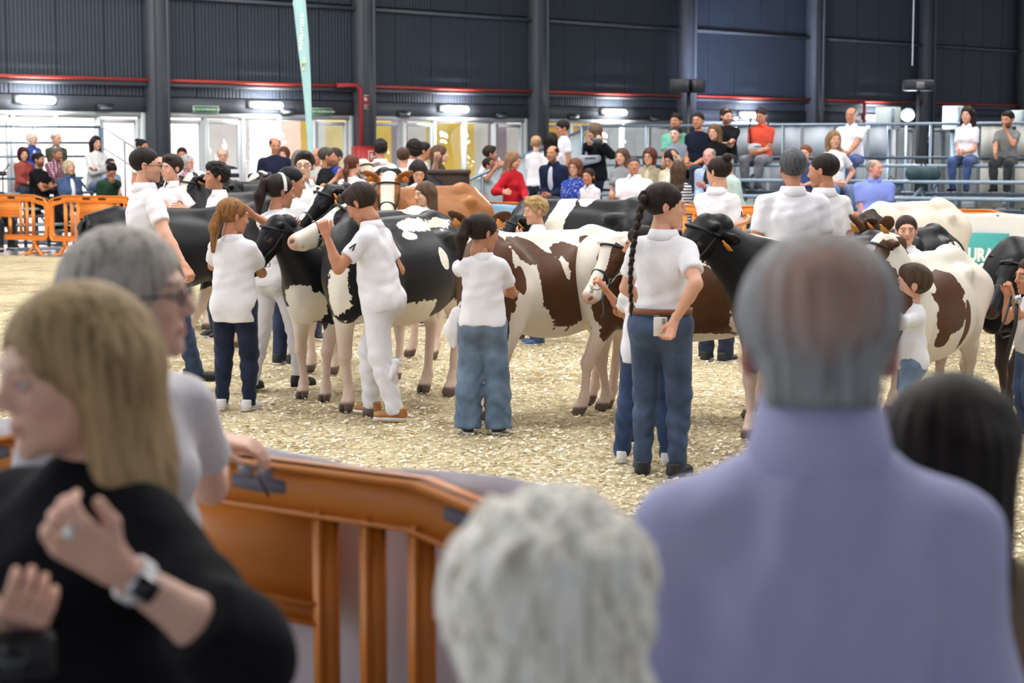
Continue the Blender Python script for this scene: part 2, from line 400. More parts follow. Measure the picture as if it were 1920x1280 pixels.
def hair_mesh(style, h):
    P, tail = hair_prims(style)
    amp = {'afro': .006, 'bobcurl': .006, 'curlytop': .006}.get(style, .0016)
    if amp > .004: nz = lambda x, y, z: amp*(np.sin(x*45+3*np.sin(z*38+y*20)+2*np.sin(y*33))*np.sin(y*40+2.5*np.sin(x*41)+z*25)+.6*np.sin(z*95+3*np.sin(x*60+y*35)+y*50)+.35*np.sin(x*170+z*120+3*np.sin(y*90)))
    else: nz = lambda x, y, z: amp*np.sin(np.arctan2(y-.02, x)*26+z*18)*np.minimum(1, np.abs(z-.11)*18)
    if style == 'longer': nz = lambda x, y, z: .0018*np.sin(np.arctan2(y-.02, x)*26+z*18)+np.clip(-(z+.02)/.12, 0, 1)*(.006*np.sin(z*34+x*22+2*np.sin(y*20))+.004*np.sin(z*52+x*60-y*40))
    parts = [sdf_mesh(P, h, nz)]
    if tail: parts.append(sdf_mesh(tail, h, nz))
    if style == 'braid':
        T = []; r = .027
        for i in range(26):
            u = i/25.0; z = .06-u*.56; y = .120+.060*math.sin(u*2.2); xo = -.02-.15*u**.7
            T.append(el((xo+(-1)**i*.011, y, z), (r*(1-.55*u), r*.8*(1-.5*u), .019), .004, R=Matrix.Rotation((-1)**i*.6, 3, 'Y')))
        T.append(rc((xo, y, -.50), (xo-.01, y, -.56), .012, .004, .005)); parts.append(sdf_mesh(T, h))
    return join(parts)
def shoe_mesh():
    a = sdf_mesh([rc((0, .055, .040), (0, -.115, .030), .036, .036, .02), el((0, -.11, .035), (.043, .062, .028), .02), rc((0, .045, .04), (0, .042, .095), .043, .046, .02),
                  pl((0, 0, -1), -.015), pl((0, 0, 1), .098)], .011)
    b = sdf_mesh([rc((0, .055, .012), (0, -.04, .012), .040, .042, .02), rc((0, -.04, .012), (0, -.125, .012), .040, .046, .02), pl((0, 0, -1), 0), pl((0, 0, 1), .022)], .010)
    return a, b
def ik(a, t, l1, l2, hint):
    a, t, hint = map(Vector, (a, t, hint)); d = t-a; L = min(d.length, (l1+l2)*.995); dn = d.normalized(); t = a+dn*L
    c = (l1*l1+L*L-l2*l2)/(2*l1*L); c = max(-1, min(1, c)); h = (hint-dn*hint.dot(dn)).normalized()
    return a+dn*(l1*c)+h*(l1*math.sqrt(max(0, 1-c*c))), t
def glasses_mesh(m):
    b = MB()
    for s in (-1, 1):
        b.tube([(s*.032+.021*math.cos(t), -.103+.006*abs(math.cos(t)), .004+.016*math.sin(t)) for t in np.linspace(0, 6.283, 15)], .0022, 5, False)
        b.tube([(s*.053, -.098, .008), (s*.078, -.06, .008), (s*.080, .02, .004)], .002, 5)
    b.tube([(-.011, -.104, .006), (0, -.106, .010), (.011, -.104, .006)], .002, 5)
    return mesh('glasses', b.V, b.F, m, True)
def person(label, loc, yaw, H, sex='m', pose='stand', b=1.0, belly=0.0, lean=0.0, side=0.0, arms=None, hands=None, hint=None, seat=None,
           head=(0, 0, 0), hair=('short', '#2a211c'), skin='light', beard=0.0, top=('polo', '#e9e7ea', 'cloth'), hem=None, legs=('jeans', '#33435e'), shoes='#2a2a2c', sole=None,
           res=.019, hres=.0095, group=None, glasses=None, step=0.0, stance=.09, logo=False, collar=True, undershirt=None, belt=None, neck_fwd=0.0, hairh=None, feet_forward=None, lift=None, brow=1.0, wrinkle=0.0, cat='person', knees=None, hairscale=1.0, hs=None, neckdrop=0.0, collar_h=0.0, slope=0.0, headband=None):
    """a figure facing -Y in its own frame; yaw turns it (0 = towards the camera side, 90 deg = image right)"""
    s = H/1.75; child = sex == 'c'; HH = .182+.031*H if H < 1.75 else .237
    root = thing('person', label, cat, loc, math.radians(yaw), group)
    pz = (.53*H if not child else .515*H) if pose == 'stand' else seat+.085*s
    NB = H-HH-.010*H - (.53*H if not child else .515*H)
    WI = (Matrix.Translation(Vector(loc)) @ Matrix.Rotation(math.radians(yaw), 4, 'Z')).inverted()
    PV = Vector((0, 0, pz)); RT = Matrix.Rotation(side, 3, 'Y') @ Matrix.Rotation(lean, 3, 'X')
    T = lambda x, y, z: PV+RT @ Vector((x, y, z))
    fem = sex == 'f'; sw = ((.136 if fem else .153)*b if not child else .126*b)*s+(0 if not child else .010)
    k = NB/.545
    def torso(e):
        R = RT
        w = dict(pel=.158 if fem else .150, wai=.118 if fem else .135, che=.136 if fem else .152) if not child else dict(pel=.150, wai=.128, che=.140)
        P = [el(T(0, .0, .0), (w['pel']*b*s+e, .112*b*s+e, .12*s+e), .05, R), el(T(0, -.004, .15*k), (w['wai']*b*s+e, .100*b*s+e, .14*k+e), .06, R),
             el(T(0, 0, .33*k), (w['che']*b*s+e, .110*b*s+e, .175*k+e), .06, R), rc(T(0, .010, .475*k), T(-sw*.86, .008, .447*k-slope), .058*s+e*.8, .050*s+e*.8, .05), rc(T(0, .010, .475*k), T(sw*.86, .008, .447*k-slope), .058*s+e*.8, .050*s+e*.8, .05),
             el(T(0, .018, .475*k), (.085*s+e, .050*s+e, .045*k+e*.3), .04, R)]
        if belly: P.append(el(T(0, -.05*s-belly*.4, .12*k), (.135*b*s+e, .07*s+belly+e, .15*k+e), .05, R))
        if fem: P += [el(T(q*.062*b*s, -.088*s, .315*k), .056*s+e*.6, .03) for q in (-1, 1)]
        return P
    # limbs
    A = {}; ua, fa = .172*H, .150*H; arms = arms or {}; hint = hint or {}; hands = hands or {}
    for nm, q in (('R', -1), ('L', 1)):
        sh = T(q*sw, .006, .442*k-slope*1.3); L = ua+fa; t = arms.get(nm, 'down' if pose == 'stand' else 'lap')
        hv = hint.get(nm, (q*.35, .9, -.3))
        if t == 'down': tg = sh+Vector((q*.07*s, -.05*s, -L*.975))
        elif t == 'lap': tg = PV+Vector((q*.05*s, -.30*s, .10*s))
        elif t == 'knee': tg = PV+Vector((q*.10*s, -.42*s, .09*s))
        elif t == 'cross': tg = T(-q*.10, -.21, .24*k); hv = (q*1, -.1, -.5)
        elif t == 'chin': tg = T(q*.03, -.19, .50*k); hv = (q*.5, -.2, -1)
        elif t == 'front': tg = T(q*.07, -.32, .26*k); hv = (q*.6, .3, -1)
        elif t == 'back': tg = T(q*.06, .17, .02); hv = (q*1, .5, 0)
        elif t == 'hip': tg = T(q*.17, -.02, .08); hv = (q*1, .6, 0)
        elif t[0] == 'w': tg = WI @ at(*t[1:]); hv = hint.get(nm, (q*.7, .2, -.8))
        else: tg = Vector(t)
        el_, wr = ik(sh, tg, ua, fa, hv); A[nm] = (sh, el_, wr, q)
    LG = {}; th = sn = ((.53*H if not child else .515*H)-.095*s)*.503
    for nm, q in (('R', -1), ('L', 1)):
        hp = PV+Vector((q*.085*b*s, 0, -.02*s)); az = .075*s
        if pose == 'stand':
            ank = Vector((q*stance*s, .0+q*step, az)); hv = (q*.05, -1, 0)
            if lift and lift.get(nm): ank = Vector(lift[nm])
        else:
            ff = feet_forward if feet_forward is not None else .40
            ank = Vector((q*.11*s, -ff*s, az+(pz-.085*s-seat))); hv = (q*.12, -1, .6)
            dz = hp.z-(sn*.97); ank.z = max(az+(lift or {}).get('z', 0), dz) if (lift or {}).get('z') is None else (lift['z']+az)
            if knees: hv = knees
        kn, ank = ik(hp, ank, th, sn, hv); LG[nm] = (hp, kn, ank, q)
    # ---- body (one continuous skin surface)
    P = torso(-.006)
    P += [rc(T(0, .022, .48*k), T(0, .012-neck_fwd, .575*k), .053*s*(.87 if sex != 'm' else 1), .047*s*(.87 if sex != 'm' else 1), .03)]
    fat = math.sqrt(b)
    for sh, e_, wr, q in A.values():
        P += [rc(sh, e_, .049*s*fat, .038*s*fat, .03), rc(e_, e_+(wr-e_)*.35, .039*s*fat, .037*s*fat, .015), rc(e_+(wr-e_)*.3, wr, .037*s*fat, .025*s, .015)]
    for hp, kn, an, q in LG.values():
        P += [rc(hp, kn, .080*s*fat, .052*s*fat, .04), rc(kn, kn+(an-kn)*.3, .050*s*fat, .053*s*fat, .02), rc(kn+(an-kn)*.3, an, .052*s*fat, .032*s, .02)]
    Vb, Qb = sdf_mesh(P, res); parts = [(Vb, Qb)]; tone = SKIN.get(skin, skin); cols = [np.tile(srgb(tone), (len(Vb), 1))]
    hc = T(0, .0-neck_fwd, NB+HH*.36); hs_ = (hs or 1)*HH/.225; hs = hs_
    # head centre placed so the crown meets H when upright
    up = RT @ Vector((0, 0, 1)); hc = T(0, -.012-neck_fwd, NB+.010*H+HH*.485-neckdrop)
    MH = Matrix.Translation(hc) @ Matrix.Rotation(math.radians(head[0]), 4, 'Z') @ Matrix.Rotation(math.radians(head[2]), 4, 'Y') @ rotx(math.radians(head[1])) @ Matrix.Scale(hs, 4)
    Vh, Qh = cached(('head', sex, hres), lambda: sdf_mesh(head_prims(sex), hres))
    parts.append((xf(MH, Vh), Qh)); cols.append(head_colors(Vh, tone, hair[1] if hair else '#555555', beard, brow=brow))
    HW = {}
    for nm, (sh, e_, wr, q) in A.items():
        hp_ = hands.get(nm, 'relaxed'); roll = 0.0
        if isinstance(hp_, tuple): hp_, roll, *hd = hp_
        else: hd = []
        d = Vector(hd[0]).normalized() if hd else (wr-e_).normalized()
        hh = hres*.95
        Vd, Qd = cached(('hand', hp_, hh), lambda: sdf_mesh(hand_prims(CURL[hp_]), hh))
        MR = Vector((0, 0, -1)).rotation_difference(d).to_matrix().to_4x4()
        M = Matrix.Translation(wr) @ MR @ Matrix.Rotation(roll, 4, 'Z') @ Matrix.Diagonal((s*1.0 if q < 0 else -s, s, s, 1))
        parts.append((xf(M, Vd), Qd if q < 0 else Qd[:, ::-1])); cols.append(np.tile(np.array(srgb(tone))*np.array([1, .93, .92]), (len(Vd), 1))); HW[nm] = (wr, d, M)
    V, Q = join(parts); body = link('body', mesh('body', V, Q, SKINM, True, {'Col': np.concatenate(cols)}), root)
    # ---- trousers
    if legs:
        kind, lc = legs[0], legs[1]; mk = 'denim' if 'jeans' in kind else 'cloth'; e = .010
        P = [el(PV+Vector((0, .004, 0)), (.156*b*s+e if not fem else .166*b*s+e, .116*b*s+e, .13*s+e), .05)]
        P += [el(PV+Vector((q*.070*b*s, .052*s, -.045*s)), .082*s*fat+e, .03) for q in (-1, 1)]
        for hp, kn, an, q in LG.values():
            end = an+(an-kn).normalized()*(.035*s if kind != 'shorts' else 0)
            if kind == 'shorts': P += [rc(hp, hp+(kn-hp)*.8, .088*s*fat+e, .080*s*fat+e, .02, True)]; continue
            w0, w1 = {'wide': (.078, .100), 'slim': (.058, .046), 'regular': (.066, .054)}.get(kind.split('_')[0], (.063, .058))
            P += [rc(hp, kn, .086*s*fat+e, (w0+.004)*s*fat+e, .04), rc(kn, kn+(end-kn)*.35, w0*s*fat+e, (w0*.6+w1*.4)*s*fat+e, .03), rc(kn+(end-kn)*.3, end, (w0*.6+w1*.4)*s*fat+e*.8, w1*s*fat+e*.5, .03, True)]
        if pose == 'stand': P.append(pl((0, 0, 1), PV.z+.085*s))
        else: P.append(pl((0, .3, 1), PV.z+.06*s))
        nz = (lambda x, y, z: (.0045*np.sin(z*70+6*np.sin(x*20)+y*30)*np.clip((.42*H-z)/(.2*H), 0, 1))) if res < .016 and pose == 'stand' else None
        V, Q = sdf_mesh(P, res, nz); tr = link('trousers' if kind != 'shorts' else 'shorts', mesh('trousers', V, Q, mat(lc, .9, 0, mk), True), root)
    if belt:
        bb = MB(); n = 28; pts = [(math.cos(t)*(.160*b*s+.012), .004+math.sin(t)*(.118*b*s+.010), pz+.075*s) for t in np.linspace(0, 6.2832, n)]
        V = []; F = []
        for i, p in enumerate(pts): V += [(p[0], p[1], p[2]-.016), (p[0]*1.03, p[1]*1.03, p[2]-.016), (p[0]*1.03, p[1]*1.03, p[2]+.016), (p[0], p[1], p[2]+.016)]
        for i in range(n-1):
            for j in range(4): F.append((i*4+j, i*4+(j+1) % 4, i*4+4+(j+1) % 4, i*4+4+j))
        bb.add(V, F); bb.build('belt', mat(belt, .5), root, True)
    # ---- top
    if top:
        kind, tc = top[0], top[1]; pk = top[2] if len(top) > 2 else 'cloth'; c2 = top[3] if len(top) > 3 else None; sc = top[4] if len(top) > 4 else 1
        heavy = kind in ('jacket', 'hoodie', 'sweater', 'vest'); e = .020 if heavy else .011
        P = torso(e); 
        hz = hem if hem is not None else (-.09 if pose == 'stand' else -.05)
        if hz < 0:
            wx = (.070 if fem else .058)*b*s
            for q in (-1, 1): P.append(rc(T(q*wx*.8, 0, .16*k), T(q*wx, .004, hz*s-.12), .098*b*s+e, .104*b*s+e, .04))
            P += [el(T(q*.065*b*s, .045*s, -.03*s), .085*s*fat+e, .05) for q in (-1, 1)]
        slv = {'polo': .66, 'tee': .62, 'vest': 0, 'blouse': .9, 'drape': 1.0}.get(kind, 2)
        for sh, e_, wr, q in A.values():
            if slv == 0: continue
            if kind == 'drape':
                P += [rc(sh, e_, .066*s, .080*s, .05), rc(e_, e_+(wr-e_)*.38, .080*s, .078*s, .04, True)]; continue
            if slv <= 1: P += [rc(sh, sh+(e_-sh)*slv, (.049*fat)*s+e*.8, (.049*fat)*s+e*1.15, .03, True)]
            else: P += [rc(sh, e_, .050*s*fat+e, .042*s*fat+e, .03), rc(e_, wr-(wr-e_)*.02, .042*s*fat+e, .030*s+e*.8, .02, True)]
        P.append(rc(T(0, .020, .48*k), T(0, .012-neck_fwd*.5, .535*k if kind in ('polo', 'jacket', 'hoodie', 'shirt') else .515*k), .068*s+e*.5, .056*s+e*.3, .012, True))
        P.append(pl(-(RT @ Vector((0, 0, 1))), -(RT @ Vector((0, 0, 1))).dot(T(0, 0, hz*s))))
        def nz(x, y, z):
            return (.0042 if res < .015 else .0028)*np.sin(x*38+z*26+3*np.sin(z*14))*np.sin(z*31-x*17+y*22)+wrinkle*np.sin(z*24+x*50+4*np.sin(x*12))
        V, Q = sdf_mesh(P, res, nz)
        nm = {'polo': 'polo_shirt', 'tee': 'shirt', 'sweater': 'sweater', 'jacket': 'jacket', 'hoodie': 'hoodie', 'vest': 'vest', 'blouse': 'blouse'}.get(kind, 'shirt')
        sm = mat(tc, .9, 0, pk, c2, sc); so_ = link(nm, mesh(nm, V, Q, sm, True), root)
        if collar and kind in ('polo', 'shirt', 'jacket'):
            cb = MB(); n = 18; V = []; F = []; M3 = RT
            for i in range(n):
                t = -math.pi/2+.28+(2*math.pi-.56)*i/(n-1); cx, cy = math.cos(t), math.sin(t)
                for (r, z) in ((.060, .530), (.068, .566+collar_h), (.080, .563+collar_h), (.104, .506), (.097, .498)):
                    V.append(T(cx*r*s*1.02, cy*r*s*.95+.010*s, (z-.004)*k))
            for i in range(n-1):
                for j in range(4): F.append((i*5+j, i*5+j+1, i*5+5+j+1, i*5+5+j))
            cb.add(V, F); o = cb.build('collar', sm, so_, True)
        if undershirt:
            P = [el(T(0, -.022*s, .30*k), (.075*s, .118*b*s+e*.4, .23*k), .02, RT)]
            V, Q = sdf_mesh(P, res); link('undershirt', mesh('undershirt', V, Q, mat(undershirt, .9, 0, 'cloth'), True), root)
        if logo:
            for nm in (['R', 'L'] if logo == True else [logo]):
                sh, e_, wr, q = A[nm]; d = (e_-sh).normalized(); out = Vector((q, .15 if logo == True else .35, 0)); out = (out-d*out.dot(d)).normalized(); w_ = d.cross(out)
                c = sh+(e_-sh)*.40+out*(.049*s*fat+e*1.0+.0025); bb = MB(); L_ = .036*s
                M3 = Matrix((w_, out, -d)).transposed().to_4x4()
                bb.prism([(-.5*L_, -.7*L_), (-.22*L_, -.7*L_), (.06*L_, .35*L_), (.30*L_, -.7*L_), (.62*L_, -.7*L_), (.16*L_, .9*L_), (-.02*L_, .9*L_)], -.002, .002, Matrix.Translation(c) @ M3)
                bb.build('sleeve_mark', mat('#15161c', .7), so_)
    # ---- shoes
    if shoes:
        up_, so2 = cached('shoe', shoe_mesh)
        for hp, kn, an, q in LG.values():
            d = Vector((q*.22, -1, 0)).normalized()
            if pose == 'sit' and abs(an.z-0) > 1e9: pass
            ang = math.atan2(d.x, -d.y); M = Matrix.Translation((an.x, an.y-.0*s, an.z-.075*s)) @ Matrix.Rotation(ang, 4, 'Z') @ Matrix.Scale(s*(1.04 if sex == 'm' else .97), 4)
            me = cached(('shoem', str(shoes)), lambda: mesh('shoe', up_[0], up_[1], mat(shoes, .55), True)); o = link('shoe', me, root, M=M)
            sc_ = sole or '#d8d6d2'; ms = cached(('solem', sc_), lambda: mesh('sole', so2[0], so2[1], mat(sc_, .7), True)); link('sole', ms, o)
    # ---- hair
    if hair:
        st, hcol = hair[0], hair[1]; hh = hairh or (hres if hres < .0085 else .0095)
        V, Q = cached(('hair', st, hh), lambda: hair_mesh(st, hh))
        key = ('hairm', st, hh, str(hair)); me = cached(key, lambda: mesh('hair', V, Q, mat(hcol, .5, 0, 'thinning_hair' if st == 'balding' and res < .012 else 'hair', hair[2] if len(hair) > 2 else None, 1), True))
        ho = link('hair', me, root, M=MH @ Matrix.Scale(hairscale, 4))
    if headband:
        hb = MB(); n = 17; V = []; F = []
        for i in range(n):
            a = math.pi*(i/(n-1)*1.1-.05); cx, cz = .094*math.cos(a), .028+.104*math.sin(a); yb = .004+.012*math.sin(a)
            for (r_, dy) in ((.99, -.013), (1.06, -.010), (1.06, .010), (.99, .013)): V.append((cx*r_, yb+dy, .028+(cz-.028)*r_))
        for i in range(n-1):
            for j in range(4): F.append((i*4+j, i*4+(j+1) % 4, i*4+4+(j+1) % 4, i*4+4+j))
        hb.add(V, F); link('headband', mesh('headband', hb.V, hb.F, mat(headband, .5), True), root, M=MH)
    if glasses:
        link('glasses', cached(('gl', glasses), lambda: glasses_mesh(mat(glasses, .3))), root, M=MH)
    root['_'] = 0; del root['_']
    return root, dict(A=A, L=LG, H=HW, MH=MH, T=T, s=s, R=Matrix.Translation(Vector(loc)) @ Matrix.Rotation(math.radians(yaw), 4, 'Z'))
# ------------------------------------------------------------------ cattle
def coat_mat(dark, light='#e6e0d6', dark2=None):
    key = ('coat', dark, light)
    if key in MC: return MC[key]
    N = NT('coat_material'); a = N.n('ShaderNodeAttribute', attribute_name='coat'); sk = N.n('ShaderNodeAttribute', attribute_name='pink'); hf = N.n('ShaderNodeAttribute', attribute_name='horn')
    o = N.co(); nz = N.math('MULTIPLY', N.math('SUBTRACT', N.noise(8, 6, o, .65), .5), .85)
    f = N.math('GREATER_THAN', N.math('ADD', a.outputs['Fac'], nz), 0.0)
    c = srgb(dark); dk = N.mix(N.noise(6, 3, o), tuple(x*.6 for x in c), tuple(x*1.0 for x in c)); l = srgb(light)
    lt = N.mix(N.noise(5, 3, o), l, tuple(x*q for x, q in zip(l, (.93, .90, .84))))
    base = N.mix(f, lt, dk)
    base = N.mix(N.math('MULTIPLY', sk.outputs['Fac'], N.math('SUBTRACT', 1.0, N.math('MULTIPLY', f, .8))), base, srgb('#c79c8c'))
    base = N.mix(hf.outputs['Fac'], base, srgb('#4b3d35'))
    N.l(base, N.b.inputs['Base Color']); N.b.inputs['Roughness'].default_value = .45; N.b.inputs['Specular IOR Level'].default_value = .22
    N.bump(N.math('ADD', N.noise(1.0, 4, N.co('Object', (60, 60, 140))), N.math('MULTIPLY', N.noise(14, 2, o), 1.2)), .35, .004)
    MC[key] = N.m; return N.m
def cow(label, front, rear, hz, dark='#15151a', base=1, patches=(), head=dict(), hpat=None, tag='#e08a2c', tagtext=None, res=.024, hres=.016, step=(0, 0, 0, 0), group=None, light='#e6e0d6', halter=True, width=1.0, tail=True, neckdark=0, legwhite=True, legs_at=None, bodylen=None, eartilt=0.0, headscale=1.0, legpatch=()):
    """front / rear = ground points under the fore and hind feet; hz = height of the back. Own frame: +X head end"""
    f, r = Vector(front), Vector(rear); mid = (f+r)/2; d = f-r; yaw = math.atan2(d.y, d.x); L = bodylen or d.length
    root = thing('cow', label, 'cow', (mid.x, mid.y, 0), yaw, group)
    s = hz/1.30; lx = L/2; w = s*width; x0 = lx
    V3 = lambda x, y, z: np.array([x, y*w, z*s])
    # x coordinates stretch with the leg spacing
    P = [el(V3(.02, 0, .90), (lx+.10*s, .29*w, .33*s), .10), el(V3(-lx*.15, 0, .82), (lx*.85, .27*w, .27*s), .10),
         el(V3(x0-.02, 0, .93), (.23*s, .215*w, .33*s), .10), el(V3(-x0+.02*s, 0, 1.02), (.24*s, .205*w, .24*s), .10),
         rc(V3(x0+.02, 0, 1.215), V3(-x0+.10, 0, 1.225), .062*s, .060*s, .09), rc(V3(-x0+.10, 0, 1.225), V3(-x0-.16, 0, 1.20), .07*s, .05*s, .08)]
    for q in (-1, 1):
        P += [el(V3(-x0+.20, q*.178, 1.13), (.08*s, .045*w, .040*s), .08), el(V3(-x0-.18, q*.09, 1.13), .045*s, .06),
              el(V3(x0-.02, q*.16, .95), (.14*s, .075*w, .26*s), .08)]
    J = []
    fx = [x0+step[0], x0+step[1]]; rx = [-x0+step[2], -x0+step[3]]
    for i, q in enumerate((1, -1)):
        a = V3(x0-.01, q*.145, .80); kx = (x0-.01)*.45+fx[i]*.55
        J.append([V3(x0-.03, q*.15, .88), V3(x0-.045, q*.14, .66), V3(kx+.02, q*.125, .385), V3(fx[i], q*.12, .13), V3(fx[i]+.015, q*.12, .075)])
        p = J[-1]
        P += [rc(p[0], p[1], .115*s, .078*s, .07), rc(p[1], p[2], .075*s, .043*s, .03), el(p[2], (.050*s, .046*s, .058*s), .02), rc(p[2], p[3], .036*s, .030*s, .02),
              el(p[3], (.042*s, .042*s, .040*s), .02), rc(p[3], p[4], .036*s, .040*s, .015), rc(p[4], (p[4][0]+.03*s, p[4][1], .03*s), .046*s, .050*s, .012), ]
    for i, q in enumerate((1, -1)):
        hx = rx[i]
        J.append([V3(-x0-.02, q*.13, 1.0), V3(-x0+.12, q*.155, .76), V3(hx-.10, q*.125, .50), V3(hx-.035, q*.12, .13), V3(hx, q*.12, .07)])
        p = J[-1]
        P += [rc(p[0], p[1], .155*s, .105*s, .07), rc(V3(-x0-.08, q*.12, .98), V3(hx-.075, q*.125, .62), .125*s, .062*s, .06), rc(p[1], p[2], .09*s, .045*s, .05), el(p[2], (.050*s, .036*s, .062*s), .02), rc(p[2], p[3], .038*s, .031*s, .02),
              el(p[3], (.042*s, .042*s, .040*s), .02), rc(p[3], p[4], .036*s, .040*s, .015), rc(p[4], (p[4][0]+.03*s, p[4][1], .03*s), .046*s, .050*s, .012)]
    for p in J:
        P.append(el((p[4][0]+.09*s, p[4][1], .02*s), (.06*s, .008*s, .05*s), .008, op='s'))
    P.append(el(V3(-x0+.22, 0, .66), (.13*s, .10*w, .09*s), .05))
    # neck and head
    WI = (Matrix.Translation((mid.x, mid.y, 0)) @ Matrix.Rotation(yaw, 4, 'Z')).inverted()
    hp = Vector(head.get('at', (lx+.62*s, 0, 1.30*s))) if not (head.get('at') and head['at'][0] == 'w') else WI @ at(*head['at'][1:])
    hy, hpch, hroll = [math.radians(v) for v in head.get('rot', (0, 30, 0))]
    if 'dir' in head: hy = math.radians(head['dir'])-yaw
    MHd = Matrix.Translation(hp) @ Matrix.Rotation(hy, 4, 'Z') @ Matrix.Rotation(hpch, 4, 'Y') @ Matrix.Rotation(hroll, 4, 'X') @ Matrix.Scale(s*.98*headscale, 4)
    nk = MHd @ Vector((.0, 0, -.075)); th = MHd @ Vector((.04, 0, -.13))
    P += [rc(V3(x0+.02, 0, 1.05), nk, .165*s, .082*s, .10), rc(V3(x0+.08, 0, .88), th, .15*s, .07*s, .12), rc(V3(x0+.02, 0, 1.20), MHd @ Vector((-.02, 0, -.02)), .06*s, .05*s, .08)]
    P += [el(V3(x0+.17, 0, .74), (.10*s, .09*w, .13*s), .09), pl((0, 0, -1), 0)]
    V, Q = sdf_mesh(P, res)
    c = np.full(len(V), .5 if base else -.5)
    U = V/np.array([lx, w, s])          # patch space: x -1..1 between hind and fore feet, y metres, z metres at scale 1
    for (sg, cc, rr) in patches:
        v = 1-np.sqrt((((U-np.array(cc))/np.array(rr))**2).sum(1)); c = np.maximum(c, v) if sg > 0 else np.minimum(c, -v)
    if legwhite:
        c = np.minimum(c, -np.clip((.56 if legwhite is True else legwhite)-U[:, 2], -1, 1)*4 if True else c)
    for (sg, cc, rr) in legpatch:
        v = 1-np.sqrt((((U-np.array(cc))/np.array(rr))**2).sum(1)); c = np.maximum(c, v) if sg > 0 else np.minimum(c, -v)
    pink = np.clip((.62-U[:, 2])/.3, 0, .55); horn = np.clip((.075-U[:, 2])/.012, 0, 1)*.9
    # head (finer)
    def hm():
        S = [el((.06, 0, -.055), (.11, .092, .088), .04), rc((.08, 0, -.055), (.36, 0, -.085), .080, .056, .05), el((.425, 0, -.095), (.062, .066, .058), .04),
             rc((.06, 0, -.12), (.38, 0, -.135), .058, .036, .04), el((-.015, 0, .012), (.045, .05, .035), .04), rc((-.06, 0, -.09), (.05, 0, -.07), .085, .085, .05)]
        for q in (-1, 1):
            S += [el((.09, q*.055, -.09), (.085, .035, .06), .03), el((.125, q*.080, -.030), (.034, .018, .020), .02), el((.135, q*.089, -.042), (.019, .012, .016), .004),
                  el((.468, q*.040, -.078), (.018, .012, .013), .010, op='s'),
                  el((-.02, q*.165, -.03+eartilt*.5), (.020, .085, .048), .012, R=Matrix.Rotation(q*(.12+eartilt), 3, 'X') @ Matrix.Rotation(q*.2, 3, 'Z')), rc((-.01, q*.07, -.03), (-.015, q*.13, -.03), .03, .022, .03),
                  el((.005, q*.175, -.028+eartilt*.5), (.014, .065, .030), .010, R=Matrix.Rotation(q*(.12+eartilt), 3, 'X'), op='s')]
        S.append(rc((.40, -.055, -.135), (.40, .055, -.135), .006, .006, .006, op='s'))
        return sdf_mesh(S, hres)
    Vh, Qh = cached(('cowhead', hres, eartilt), hm)
    ch = (hpat or (lambda x, y, z: np.full(len(x), .5 if base else -.5)))(*Vh.T)
    ph = np.clip((Vh[:, 0]-.425)/.03, 0, 1)*.95*(1 if hpat else .0)
    ey = ((np.abs(Vh[:, 0]-.135) < .022)*(np.abs(np.abs(Vh[:, 1])-.09) < .014)*(np.abs(Vh[:, 2]+.042) < .015)).astype(float)
    no = ((np.abs(Vh[:, 0]-.465) < .018)*(np.abs(np.abs(Vh[:, 1])-.038) < .014)*(np.abs(Vh[:, 2]+.078) < .014)).astype(float)*.8
    Va, Qa = join([(V, Q), (xf(MHd, Vh), Qh)])
    link('body', mesh('body', Va, Qa, coat_mat(dark, light), True, {'coat': np.concatenate([c, ch]), 'pink': np.concatenate([pink, ph]), 'horn': np.concatenate([horn, np.maximum(ey, no)])}), root)
    if tail:
        tb = MB(); tx = -x0-.20*s
        tb.tube([(tx+.04, 0, 1.22*s), (tx-.03, 0, 1.17*s), (tx-.05, .01, 1.0*s), (tx-.05, .015, .75*s), (tx-.045, .02, .55*s)], [.03*s, .024*s, .018*s, .014*s, .012*s], 8)
        tm = mat(dark if base else light, .6); tl = tb.build('tail', tm, root, True)
        sw = sdf_mesh([rc((tx-.045, .02, .55*s), (tx-.05, .02, .44*s), .016*s, .034*s, .02), rc((tx-.05, .02, .44*s), (tx-.05, .02, .27*s), .034*s, .008*s, .02)], .014, lambda x, y, z: .004*np.sin(x*200)*np.sin(y*190))
        link('tail_switch', mesh('tail_switch', sw[0], sw[1], mat('#d8cfc0' if dark != '#15151a' or base == 0 else '#b7ae9f', .8, 0, 'hair'), True), tl)
    if halter:
        hb = MB(); Lh = lambda *p: MHd @ Vector(p)
        def ring(x, ry, rz, cz, tilt, r=.0075):
            hb.tube([Lh(x+tilt*math.sin(t), ry*math.cos(t), cz+rz*math.sin(t)) for t in np.linspace(0, 6.283, 21)], r*s, 6, False)
        ring(.275, .078, .076, -.092, -.02, .011); ring(.02, .100, .115, -.055, .06, .010)
        for q in (-1, 1): hb.tube([Lh(.27, q*.078, -.10), Lh(.15, q*.099, -.105), Lh(.03, q*.103, -.085)], .009*s, 6)
        ho = hb.build('halter', mat('#17171b', .5), root, True)
        rb = MB()
        for q in (-1, 1): rb.tube([Lh(.275+.016*math.cos(t), q*.086, -.10+.016*math.sin(t)) for t in np.linspace(0, 6.283, 13)], .0035*s, 6, False)
        rb.tube([Lh(.27+.02*math.cos(t), 0.0, -.178+.020*math.sin(t)) for t in np.linspace(0, 6.283, 13)], .004*s, 6, False)
        rb.build('ring_buckle', mat('#c8c8cc', .25, 1.0), ho, True)
